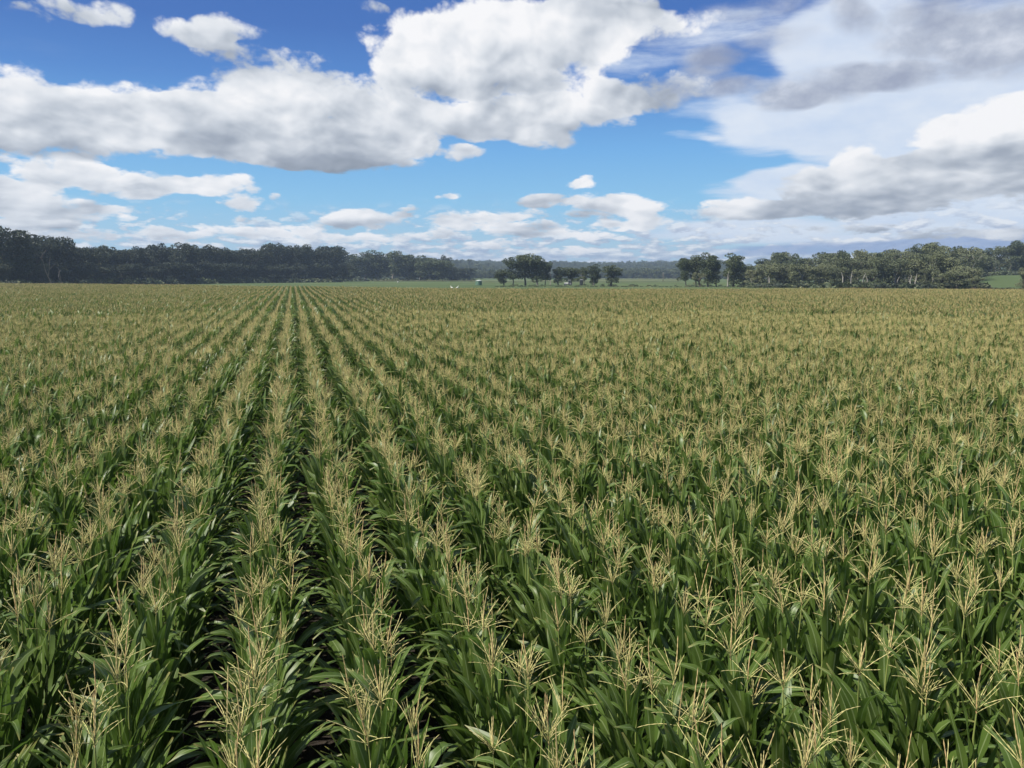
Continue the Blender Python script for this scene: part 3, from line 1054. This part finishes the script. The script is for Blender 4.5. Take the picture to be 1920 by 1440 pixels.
def forest():
    r = np.random.default_rng(8)
    P_, S_ = [], []
    for V, n in ((HILL_A, 4200), (HILL_B, 1500)):
        k = r.integers(0, len(V), n * 3)
        p = V[k] + np.stack([r.uniform(-70, 70, n * 3), r.uniform(-70, 70, n * 3), np.zeros(n * 3)], 1)
        a = np.degrees(np.arctan2(p[:, 0], p[:, 1]) - HEAD)
        p = p[(a > -14) & (a < 15)][:n]
        P_.append(p)
        S_.append(np.full(len(p), 1.0))
    # flat woods on the plain behind the paddock
    for (p0, p1, d0, d1, n, s) in ((1120, 1290, 1120, 1250, 200, 1.0), (880, 1130, 1150, 1300, 220, .8), (600, 960, 950, 1200, 260, .8), (1280, 2000, 900, 1200, 500, .9), (-150, 650, 900, 1200, 500, 1.1)):
        px = r.uniform(p0, p1, n)
        d = r.uniform(d0, d1, n)
        xy = np.array([place(a, b) for a, b in zip(px, d)])
        P_.append(np.column_stack([xy, np.zeros(n) - .5]))
        S_.append(np.full(n, s))
    p, s = np.concatenate(P_), np.concatenate(S_)
    n = len(p)
    s = s * r.uniform(.65, 1.2, n)
    scatter('woodland', p, np.column_stack([np.zeros((n, 2)), r.uniform(0, 6.28, n)]), np.column_stack([s, s, s * r.uniform(.8, 1.1, n)]),
            r.integers(0, 4, n), far_protos, label='far eucalypt woodland covering the low hills and plain behind the paddocks', cat='woodland')


forest()


def scrub_mesh(seed, crown):
    rn = np.random.default_rng(seed)
    mb = MB()
    n = 260
    u = rn.normal(size=(n, 3))
    u /= np.linalg.norm(u, axis=1)[:, None]
    p = u * (rn.uniform(.2, 1, n) ** .5)[:, None] * np.array([1.1, 1.1, .62])
    p[:, 2] = np.abs(p[:, 2])
    a = rn.normal(size=(n, 3)) * .16
    b = rn.normal(size=(n, 3)) * .12
    q = np.stack([p - a, p + b, p + a, p - b], 1).reshape(-1, 3)
    mb.add(q, [(4 * i, 4 * i + 1, 4 * i + 2, 4 * i + 3) for i in range(n)], crown)
    return mb.mesh('scrub', False)


def undergrowth():
    r = np.random.default_rng(21)
    P_, S_ = [], []
    for (p0, p1, d, j, n, s0, s1) in ((-150, 640, None, 10, 620, 1.6, 4.2), (640, 890, 690, 20, 170, 1.2, 3.2), (1400, 1840, 352, 20, 520, 1.0, 3.0), (925, 1850, 344, 3, 560, .15, .5),
                                      (930, 1400, 385, 12, 60, .3, .8), (1830, 1990, 335, 12, 90, .3, .8), (1820, 2000, 550, 14, 140, 1.2, 3.4)):
        px = r.uniform(p0, p1, n)
        dd = (np.array([wood_line(q) for q in px]) - 6 if d is None else d) + r.uniform(-j, j, n)
        xy = np.array([place(a, b) for a, b in zip(px, dd)])
        P_.append(np.column_stack([xy, ground_h(xy[:, 0], xy[:, 1]) - .05]))
        S_.append(r.uniform(s0, s1, n))
    p, s = np.concatenate(P_), np.concatenate(S_)
    n = len(p)
    scatter('undergrowth', p, np.column_stack([np.zeros((n, 2)), r.uniform(0, 6.28, n)]), np.column_stack([s * 1.2, s * 1.2, s]),
            r.integers(0, 4, n), [scrub_mesh(1, 'crown'), scrub_mesh(2, 'crown_pale'), scrub_mesh(3, 'crown'), scrub_mesh(4, 'crown_shade')],
            label='grey-green scrub and tall weeds along the feet of the tree belts', cat='scrub')


undergrowth()


# ------------------------------------------------------------------ the air


def make_haze():
    m = bpy.data.materials.new('haze')
    m.use_nodes = True
    t = NT(m.node_tree)
    t.n.remove(t.n['Principled BSDF'])
    pv = t.new('ShaderNodeVolumePrincipled')
    pv.inputs['Color'].default_value = (0.60, 0.78, 1.0, 1)
    pv.inputs['Density'].default_value = HAZE
    pv.inputs['Anisotropy'].default_value = 0.2
    t.l.new(pv.outputs[0], t.n['Material Output'].inputs['Volume'])
    mb = MB()
    M['haze'] = m
    box(mb, (0, 0, 34), (9600, 9600, 80), 'haze')
    link('haze', mb.mesh('haze', False), kind='stuff')


HAZE = 0.00019
make_haze()

# ------------------------------------------------------------------ corn plants


def corn_leaf(mb, z, phi, L, W, th0, bend, p, twist, r, seg=9, across=4, side0=0.0, fold=0.30):
    s = np.linspace(0, 1, seg + 1)
    th = th0 + bend * s ** p
    if r.random() < .18:                       # a leaf that has buckled part way
        k = r.uniform(.4, .7)
        th = th + smooth(s, k, k + .1) * r.uniform(.5, 1.1)
    dl = L / seg
    rr = np.concatenate([[0], np.cumsum(np.sin((th[1:] + th[:-1]) / 2) * dl)])
    zz = np.concatenate([[0], np.cumsum(np.cos((th[1:] + th[:-1]) / 2) * dl)])
    drift = side0 * s ** 2 * L
    er = np.array([math.cos(phi), math.sin(phi), 0])
    es = np.array([-math.sin(phi), math.cos(phi), 0])
    cen = np.array([0, 0, z]) + np.outer(rr + 0.012, er) + np.outer(drift, es) + np.outer(zz, [0, 0, 1])
    w = W * np.where(s < .28, .42 + .58 * np.sin(s / .28 * math.pi / 2), np.cos((s - .28) / .72 * math.pi / 2) ** .75)
    w[-1] = .002
    u = np.linspace(-1, 1, across + 1)
    tw = twist * s
    vs, uvs = [], []
    ph0, fr = r.uniform(0, 6.28), r.uniform(9, 15)
    for i in range(seg + 1):
        T = np.sin(th[i]) * er + np.cos(th[i]) * np.array([0, 0, 1])
        Nn = -np.cos(th[i]) * er + np.sin(th[i]) * np.array([0, 0, 1])
        S = math.cos(tw[i]) * es + math.sin(tw[i]) * Nn
        N2 = -math.sin(tw[i]) * es + math.cos(tw[i]) * Nn
        f_ = fold * (1 - .5 * s[i]) + (.9 * (1 - s[i] / .12) if s[i] < .12 else 0)
        wave = .16 * W * np.sin(fr * s[i] + ph0 + (u > 0) * 1.9) * np.abs(u) ** 2 * (1 - s[i] * .5)
        hw = w[i] / 2
        vs.append(cen[i] + np.outer(u * hw * math.cos(f_), S) + np.outer(np.abs(u) * hw * math.sin(f_) + wave, N2))
        uvs.append(np.stack([(u + 1) / 2, np.full(across + 1, s[i])], 1))
    k = across + 1
    f = [(i * k + j, i * k + j + 1, (i + 1) * k + j + 1, (i + 1) * k + j) for i in range(seg) for j in range(across)]
    mb.add(np.concatenate(vs), f, 'leaf', np.concatenate(uvs))


def corn_tassel(mb, z, r, lod, openness):
    """central spike and the spreading branches below it"""
    def knobby(p0, d, L, rad, m, n, sides, droop):
        pts, rd = [], []
        q, dd = Vector(p0), Vector(d).normalized()
        for i in range(n + 1):
            pts.append(tuple(q))
            base = rad * (.45 if i == 0 else 1.0) * (1 - .35 * (i / n) ** 2)
            rd.append(base * ((1.35 if i % 2 else .62) if lod == 0 else 1.0) * (.35 if i == n else 1))
            dd = (dd + Vector((r.uniform(-.09, .09), r.uniform(-.09, .09), r.uniform(-.06, .06) - droop)) * (8 / n)).normalized()
            q = q + dd * (L / n)
        tube(mb, pts, rd, m, sides)
    n0 = (16, 6, 2)[lod]
    sd_ = (4, 3, 3)[lod]
    fat = (1.0, 1.15, 2.0)[lod]
    rachis = r.uniform(.05, .09)
    knobby((0, 0, z - .01), (r.uniform(-.08, .08), r.uniform(-.08, .08), 1), r.uniform(.27, .39), .0042 * fat, 'spike', n0, sd_, 0)
    nb = {0: r.randint(7, 16), 1: r.randint(9, 14), 2: 8}[lod]
    for i in range(nb):
        a = i * 2.4 + r.uniform(-.5, .5)
        e = r.uniform(.18, 1.12) * openness
        h = z + rachis * (i / nb)
        dv = (math.cos(a) * math.sin(e), math.sin(a) * math.sin(e), math.cos(e))
        knobby((0, 0, h), dv, r.uniform(.13, .245) * (1.12 if e > .5 else 1), .0025 * fat, 'tassel', (12, 4, 1)[lod], sd_, r.uniform(-.02, .10))


def corn_plant(seed, lod):
    """returns the pieces: stalk, leaves, tassel, ear (and its silk)"""
    r = random.Random(seed)
    H = r.uniform(1.93, 2.08)
    stalk = MB()
    n = (12, 5, 2)[lod]
    zs = np.linspace(-.02, H, n + 1)
    rad = np.interp(zs, [0, H * .6, H * .86, H], [.0145, .011, .006, .0042]) * (1, 1.1, 1.4)[lod]
    if lod == 0:
        rad = rad * (1 + .12 * (np.arange(n + 1) % 2))
    wob = [(r.uniform(-.008, .008), r.uniform(-.008, .008), z) for z in zs]
    wob[0] = (0, 0, -.02)
    wob[-1] = (0, 0, H)
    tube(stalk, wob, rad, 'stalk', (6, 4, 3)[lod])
    leaves = []
    nl = (14, 11, 5)[lod]
    z0 = (.22, .40, 1.2)[lod]
    pl = r.uniform(0, math.pi)
    neck = r.uniform(.24, .40) + (0, .02, .08)[lod]
    for i in range(nl):
        t_ = i / (nl - 1)
        z = z0 + (H - neck - z0) * t_
        phi = pl + (i % 2) * math.pi + r.gauss(0, .28)
        mid = math.exp(-((t_ - .40) / .38) ** 2)
        L = (.47 + .54 * mid) * r.uniform(.88, 1.1)
        W = (.076 + .038 * mid) * r.uniform(.9, 1.12)
        th0 = (.42 - .24 * t_) * r.uniform(.6, 1.2)
        erect = r.random() < (.30 + .52 * t_)
        bend = r.uniform(.05, .6) if erect else r.uniform(.8, 2.1)
        mb = MB()
        corn_leaf(mb, z, phi, L, W * (1, 1.05, 1.3)[lod], th0, bend, r.uniform(1.5, 2.6), r.gauss(0, .35), r,
                  (9, 5, 3)[lod], (4, 2, 2)[lod] if lod < 2 else 1, r.gauss(0, .12))
        leaves.append(mb)
    tas = MB()
    corn_tassel(tas, H, r, lod, r.choice((.45, .7, .85, .95, 1.05, 1.2)))
    ear = silk = None
    if lod == 0:
        ear, silk = MB(), MB()
        ze = r.uniform(.85, 1.0)
        a = pl + r.uniform(-.3, .3)
        dv = Vector((math.cos(a) * .38, math.sin(a) * .38, 1)).normalized()
        P0 = Vector((math.cos(a) * .01, math.sin(a) * .01, ze))
        pts = [tuple(P0 + dv * q) for q in (0, .03, .09, .16, .21, .235)]
        tube(ear, pts, [.008, .019, .025, .021, .012, .005], 'husk', 7)
        tip = Vector(pts[-1])
        for k in range(5):
            b = r.uniform(0, 6.28)
            e = tip + dv * .02 + Vector((math.cos(b) * .02, math.sin(b) * .02, -.01))
            tube(silk, [tuple(tip), tuple((tip + e) / 2 + Vector((0, 0, .01))), tuple(e)], [.004, .004, .001], 'silk', 3)
    return stalk, leaves, tas, ear, silk


def merged(pc, name):
    mb = MB()
    for q in [pc[0]] + pc[1] + [x for x in pc[2:] if x is not None]:
        mb.merge(q)
    return mb


NEAR = [corn_plant(1000 + i, 0) for i in range(20)]
near_meshes = [merged(q, '').mesh('corn_near') for q in NEAR]
mid_meshes = [merged(corn_plant(2000 + i, 1), '').mesh('corn_mid') for i in range(10)]
far_mb = [merged(corn_plant(3000 + i, 2), '') for i in range(8)]
ROW, STEP_ = 0.87, 0.165
ROW0 = 0.495               # first row right of the dark furrow
far_meshes = []
PATCH = 2.28
for i in range(7):
    r_ = random.Random(50 + i)
    mb = MB()
    for k in range(12):
        T = Matrix.Translation((r_.gauss(0, .03), -PATCH / 2 + PATCH * (k + .5) / 12 + r_.gauss(0, .03), 0)) @ Matrix.Rotation(r_.uniform(0, 6.28), 4, 'Z') @ Matrix.Rotation(r_.gauss(0, .05), 4, 'X') @ Matrix.Scale(r_.uniform(.93, 1.06), 4)
        mb.merge(r_.choice(far_mb), T)
    far_meshes.append(mb.mesh('corn_far'))


def project(x, y, z):
    """photo pixel of world points"""
    x, y, z = np.asarray(x, float), np.asarray(y, float), np.asarray(z, float) - CZ
    ch, sh = math.cos(HEAD), math.sin(HEAD)
    fw = x * sh + y * ch
    rg = x * ch - y * sh
    cp, sp = math.cos(PITCH), math.sin(PITCH)
    dep = fw * cp - z * sp
    up = fw * sp + z * cp
    dep = np.where(dep < .05, .05, dep)
    return 960 + F * rg / dep, 720 - F * up / dep, fw


def rel_az(x, y):
    a = np.degrees(np.arctan2(x, y) - HEAD)
    return (a + 180) % 360 - 180


def crop():
    r = np.random.default_rng(77)
    DN, DM = 13.0, 62.0
    # single plants out to DM
    ks = np.arange(-80, 130)
    ys = np.arange(-15, DM + 2, STEP_)
    K, Y = np.meshgrid(ks, ys, indexing='ij')
    X = np.where(K >= 0, ROW0 + K * ROW, ROW0 + K * ROW) + r.normal(0, .025, K.shape)
    Y = Y + r.normal(0, .035, K.shape)
    keep = r.random(K.shape) > .05
    X, Y, K = X[keep], Y[keep], K[keep]
    d = np.hypot(X, Y)
    a = rel_az(X, Y)
    ok = (d < DM) & ((np.abs(a) < 48) | (d < 20))
    X, Y, K, d = X[ok], Y[ok], K[ok], d[ok]
    n = len(X)
    sc = np.clip(r.normal(1.0, .04, n), .86, 1.1) * (1 + .035 * np.sin(X * .5 + 1) * np.cos(Y * .37))
    rot = np.column_stack([r.normal(0, .045, n), r.normal(0, .045, n), r.uniform(0, 2 * math.pi, n)])
    lean = r.random(n) < .05
    rot[lean, :2] *= 3.2
    pick = np.where(d < DN, r.integers(0, len(near_meshes), n), len(near_meshes) + r.integers(0, len(mid_meshes), n))
    # the 300 that show largest
    px, py, fw = project(X, Y, 2.0 * sc)
    tip_x, tip_y, _ = project(X, Y, 2.3 * sc)
    vis = (fw > 1) & (px > -25) & (px < 1945) & (tip_y < 1440) & (py > 0)
    order = np.argsort(np.where(vis, d, 1e9))[:300]
    single = np.zeros(n, bool)
    single[order] = True
    single &= vis
    # far: strips of row
    ys2 = np.arange(-4, 420, PATCH)
    ks2 = np.arange(-420, 520)
    K2, Y2 = np.meshgrid(ks2, ys2, indexing='ij')
    X2 = (ROW0 + K2 * ROW).astype(float)
    X2, Y2 = X2.ravel(), Y2.ravel()
    d2 = np.hypot(X2, Y2)
    a2 = rel_az(X2, Y2)
    ok = (d2 >= DM) & (np.abs(a2) < 43) & (d2 < far_edge(a2))
    X2, Y2, d2 = X2[ok], Y2[ok], d2[ok]
    n2 = len(X2)
    sc2 = r.uniform(.96, 1.04, n2) * (1 + .03 * np.sin(X2 * .11 + 1) * np.cos(Y2 * .07) + .02 * np.sin(X2 * .31) * np.sin(Y2 * .23))
    pick2 = len(near_meshes) + len(mid_meshes) + r.integers(0, len(far_meshes), n2)
    rot2 = np.column_stack([np.zeros((n2, 2)), r.integers(0, 2, n2) * math.pi])
    m = ~single
    P_ = np.concatenate([np.column_stack([X[m], Y[m], np.zeros(m.sum())]), np.column_stack([X2 + r.normal(0, .02, n2), Y2, np.zeros(n2)])])
    R_ = np.concatenate([rot[m], rot2])
    S_ = np.concatenate([np.repeat(sc[m][:, None], 3, 1), np.column_stack([np.ones((n2, 2)), sc2])])
    I_ = np.concatenate([pick[m], pick2])
    print('crop points', len(P_), 'single', single.sum())
    scatter('corn_crop', P_, R_, S_, I_, near_meshes + mid_meshes + far_meshes,
            label='mass of tasselled corn stretching away to the trees', cat='corn')
    # individuals
    parts = {}

    def pieces(v):
        if v not in parts:
            st, lv, ta, ear, silk = NEAR[v]
            parts[v] = (st.mesh('corn_stalk'), [q.mesh('corn_leaf') for q in lv], ta.mesh('corn_tassel'), ear.mesh('corn_ear'), silk.mesh('corn_silk'))
        return parts[v]
    idx = np.where(single)[0]
    for k in sorted(set(K[idx])):
        row = sorted([i for i in idx if K[i] == k], key=lambda i: Y[i])
        side = 'right' if k >= 0 else 'left'
        num = int(k + 1 if k >= 0 else -k)
        fx = px[row[0]]
        edge = 'bottom' if 60 < fx < 1860 else ('left' if fx <= 60 else 'right')
        for j, i in enumerate(row):
            lab = 'corn plant, %s row %s of the central dark furrow, %s in from the %s edge' % (ORD[num], side, ORD[min(j + 1, 40)], edge)
            root = link('corn_plant', None, loc=(X[i], Y[i], 0), label=lab, cat='corn plant', group='corn plants nearest the camera')
            root.rotation_euler = rot[i]
            root.scale = (sc[i],) * 3
            st, lv, ta, ear, silk = pieces(int(pick[i]))
            link('stalk', st, root)
            for q in lv:
                link('leaf', q, root)
            link('tassel', ta, root)
            e = link('ear', ear, root)
            link('silk', silk, e)


crop()

# ------------------------------------------------------------------ things in the paddock


def water_tank(px, d):
    x, y = place(px, d)
    root = link('water_tank', None, loc=(x, y, 0), label='round green water tank with pale roof in the paddock', cat='water tank')
    R, H = 1.45, 2.05
    mb = MB()
    n, k = 28, 24
    zs = np.linspace(0, H, k)
    a = np.arange(n) * 2 * math.pi / n
    v = np.concatenate([np.column_stack([(R + .025 * math.sin(i * math.pi)) * 0 + (R + (.03 if i % 2 else 0)) * np.cos(a), (R + (.03 if i % 2 else 0)) * np.sin(a), np.full(n, z)]) for i, z in enumerate(zs)])
    mb.add(v, [(i * n + j, i * n + (j + 1) % n, (i + 1) * n + (j + 1) % n, (i + 1) * n + j) for i in range(k - 1) for j in range(n)], 'tank')
    link('tank_wall', mb.mesh('tank_wall', False), root)
    mb = MB()
    v = [(0, 0, H + .42)] + [((R + .08) * math.cos(q), (R + .08) * math.sin(q), H + .01) for q in a] + [((R + .08) * math.cos(q), (R + .08) * math.sin(q), H - .06) for q in a]
    mb.add(v, [(0, 1 + j, 1 + (j + 1) % n) for j in range(n)] + [(1 + j, n + 1 + j, n + 1 + (j + 1) % n, 1 + (j + 1) % n) for j in range(n)], 'tankroof')
    link('tank_roof', mb.mesh('tank_roof', False), root)
    mb = MB()
    tube(mb, [(.5, -.3, H + .3), (.5, -.3, H + .42)], [.25, .25], 'tankroof', 12, cap=True)
    link('hatch', mb.mesh('hatch', False), root)
    mb = MB()
    tube(mb, [(-1.0, -1.1, .35), (-1.25, -1.5, .35), (-1.25, -1.5, .0)], [.05, .05, .05], 'metal', 6)
    link('outlet_pipe', mb.mesh('outlet_pipe'), root)


water_tank(897.5, d_at(897.5, 534.6))


def white_bird(px, py, d, label, turn):
    """small white wader standing among the tassels: one skin from tail to bill"""
    x, y = place(px, d)
    z = z_at(px, py, d)
    root = link('white_bird', None, loc=(x, y, z - .42), label=label, cat='bird', group='white birds at the far edge of the corn')
    root.rotation_euler = (0, 0, turn)
    root.scale = (1.15,) * 3
    mb = MB()
    sp = [(-.27, 0, .24), (-.20, 0, .27), (-.10, 0, .31), (0, 0, .34), (.09, 0, .38), (.13, 0, .44), (.12, 0, .51), (.13, 0, .57), (.17, 0, .60), (.22, 0, .60), (.25, 0, .59)]
    shell(mb, sp, [.02, .05, .085, .095, .07, .035, .024, .026, .034, .024, .006], [.01, .04, .075, .085, .07, .038, .026, .028, .034, .024, .006], 'white')
    link('body', mb.mesh('bird_body'), root)
    mb = MB()
    tube(mb, [(.24, 0, .595), (.29, 0, .588), (.33, 0, .58)], [.012, .008, .002], 'beak', 5)
    link('beak', mb.mesh('bird_beak'), root)
    for s in (-1, 1):
        mb = MB()
        tube(mb, [(-.01, s * .035, .27), (.01, s * .035, .14), (-.01, s * .035, 0)], [.012, .008, .008], 'dark', 5)
        link('leg', mb.mesh('bird_leg'), root)
        mb = MB()
        shell(mb, [(-.25, s * .055, .24), (-.12, s * .085, .30), (.0, s * .095, .35), (.07, s * .07, .37)], [.008, .022, .024, .01], [.015, .055, .06, .02], 'white', 8)
        link('wing', mb.mesh('bird_wing'), root)
        mb = MB()
        ball(mb, (.185, s * .031, .608), (.006, .004, .006), 'dark', 6, 4)
        link('eye', mb.mesh('bird_eye'), root)


ed = float(far_edge(math.degrees(az_of(850))))
white_bird(846.6, 538.4, ed - .6, 'white bird standing on the corn edge, the left one of two', 2.6)
white_bird(857.2, 538.4, ed - .4, 'white bird standing on the corn edge, the right one of two', -.4)


def sheep(px, d, label, turn):
    x, y = place(px, d)
    root = link('sheep', None, loc=(x, y, 0), label=label, cat='sheep', group='pale animals grazing in the paddock')
    root.rotation_euler = (0, 0, turn)
    mb = MB()
    sp = [(-.55, 0, .62), (-.48, 0, .68), (-.25, 0, .70), (.1, 0, .69), (.36, 0, .68), (.50, 0, .62), (.60, 0, .50), (.68, 0, .36), (.74, 0, .24), (.77, 0, .17)]
    shell(mb, sp, [.08, .20, .25, .25, .20, .13, .09, .08, .06, .03], [.10, .22, .27, .27, .22, .15, .10, .08, .06, .03], 'wool')
    link('body', mb.mesh('sheep_body'), root)
    for X, s in ((-.38, -1), (-.38, 1), (.32, -1), (.32, 1)):
        mb = MB()
        k = -.06 if X < 0 else .02
        tube(mb, [(X, s * .13, .55), (X - k, s * .13, .28), (X + k * .6, s * .13, .12), (X, s * .13, 0)], [.07, .035, .028, .03], 'wool', 6, cap=True)
        link('leg', mb.mesh('sheep_leg'), root)
    for s in (-1, 1):
        mb = MB()
        shell(mb, [(.62, s * .05, .42), (.60, s * .14, .42), (.58, s * .19, .40)], [.01, .03, .005], [.02, .035, .01], 'wool', 6)
        link('ear', mb.mesh('sheep_ear'), root)


sheep(746, 505, 'small pale animal grazing in front of the middle stand of trees', 0.6)
sheep(855.5, 690, 'tiny pale animal far off behind the water tank paddock', 2.4)


def tractor(px, d):
    x, y = place(px, d)
    root = link('tractor', None, loc=(x, y, 0), label='old grey tractor with white bonnet parked under the paddock gums', cat='tractor')
    root.rotation_euler = (0, 0, -HEAD + math.pi)
    mb = MB()
    box(mb, (.95, 0, 1.05), (1.7, .72, .62), 'whitepaint')
    box(mb, (1.82, 0, 1.0), (.06, .66, .55), 'metal')
    link('bonnet', mb.mesh('bonnet', False), root)
    mb = MB()
    box(mb, (.1, 0, .68), (2.9, .45, .35), 'metal')
    link('chassis', mb.mesh('chassis', False), root)
    cab = MB()
    for sx in (-.95, .08):
        for sy in (-.55, .55):
            box(cab, (sx, sy, 1.75), (.08, .08, 1.3), 'metal')
    box(cab, (-.43, 0, 1.0), (1.1, 1.16, .3), 'metal')
    link('cab', cab.mesh('cab', False), root)
    mb = MB()
    box(mb, (-.43, 0, 2.44), (1.3, 1.3, .12), 'whitepaint')
    link('roof', mb.mesh('cab_roof', False), root)
    for nm, c, s in (('window', (-.43, -.54, 1.75), (.94, .02, 1.1)), ('window', (-.43, .54, 1.75), (.94, .02, 1.1)), ('window', (.07, 0, 1.75), (.02, .98, 1.1))):
        mb = MB()
        box(mb, c, s, 'glass')
        link(nm, mb.mesh('cab_window', False), root)
    mb = MB()
    tube(mb, [(1.2, .2, 1.36), (1.2, .2, 2.1)], [.04, .04], 'dark', 8, cap=True)
    link('exhaust', mb.mesh('exhaust'), root)
    for (wx, wy, R, w_) in ((-.75, -.85, .82, .42), (-.75, .85, .82, .42), (1.45, -.7, .45, .25), (1.45, .7, .45, .25)):
        n = 24
        a = np.arange(n) * 2 * math.pi / n
        prof = [(R * .58, -w_ / 2), (R * .95, -w_ / 2), (R, -w_ / 3), (R, w_ / 3), (R * .95, w_ / 2), (R * .58, w_ / 2)]
        v = np.concatenate([np.column_stack([wx + q * np.cos(a), np.full(n, wy + t_), R + q * np.sin(a) * np.ones(n)]) for q, t_ in prof])
        mb = MB()
        mb.add(v, [(i * n + j, i * n + (j + 1) % n, (i + 1) * n + (j + 1) % n, (i + 1) * n + j) for i in range(5) for j in range(n)], 'rubber')
        wh = link('wheel', mb.mesh('tractor_wheel'), root)
        mb = MB()
        tube(mb, [(wx, wy - w_ * .35, R), (wx, wy + w_ * .35, R)], [R * .59, R * .59], 'metal', 20, cap=True)
        link('rim', mb.mesh('tractor_rim', False), wh)


tractor(1066, 386)


def shed(px, d):
    x, y = place(px, d)
    root = link('pump_shed', None, loc=(x, y, 0), label='narrow dark shed standing upright among the short paddock gums', cat='shed')
    root.rotation_euler = (0, 0, -HEAD - .3)
    mb = MB()
    box(mb, (0, 0, 1.2), (1.25, 1.25, 2.4), 'dark')
    link('wall', mb.mesh('shed_wall', False), root)
    mb = MB()
    v = [(-.72, -.75, 2.44), (.72, -.75, 2.44), (.72, .75, 2.64), (-.72, .75, 2.64), (-.72, -.75, 2.5), (.72, -.75, 2.5), (.72, .75, 2.7), (-.72, .75, 2.7)]
    mb.add(v, [(0, 3, 2, 1), (4, 5, 6, 7), (0, 1, 5, 4), (1, 2, 6, 5), (2, 3, 7, 6), (3, 0, 4, 7)], 'metal')
    link('roof', mb.mesh('shed_roof', False), root)
    mb = MB()
    box(mb, (0, -.64, 1.05), (.8, .04, 2.0), 'dark')
    dr = link('door', mb.mesh('shed_door', False), root)
    mb = MB()
    box(mb, (.3, -.68, 1.05), (.04, .05, .14), 'metal')
    link('handle', mb.mesh('shed_handle', False), dr)


shed(1090.3, 388)


def pole(px, top, base_py, label):
    d = d_at(px, base_py)
    x, y = place(px, d)
    h = z_at(px, top, d)
    root = link('utility_pole', None, loc=(x, y, 0), label=label, cat='utility pole')
    root.rotation_euler = (0, 0, -HEAD + .5)
    mb = MB()
    tube(mb, [(0, 0, -.2), (0, 0, h)], [.24, .16], 'wood', 8, cap=True)
    link('pole', mb.mesh('pole'), root)
    mb = MB()
    box(mb, (0, -.18, h - .5), (2.2, .12, .14), 'wood')
    ca = link('crossarm', mb.mesh('crossarm', False), root)
    for q in (-.95, -.35, .35, .95):
        mb = MB()
        tube(mb, [(q, -.18, h - .43), (q, -.18, h - .25)], [.06, .045], 'whitepaint', 8, cap=True)
        link('insulator', mb.mesh('insulator'), ca)


pole(1243.5, 511, 527.2, 'pale utility pole standing in the open paddock left of the right clump')
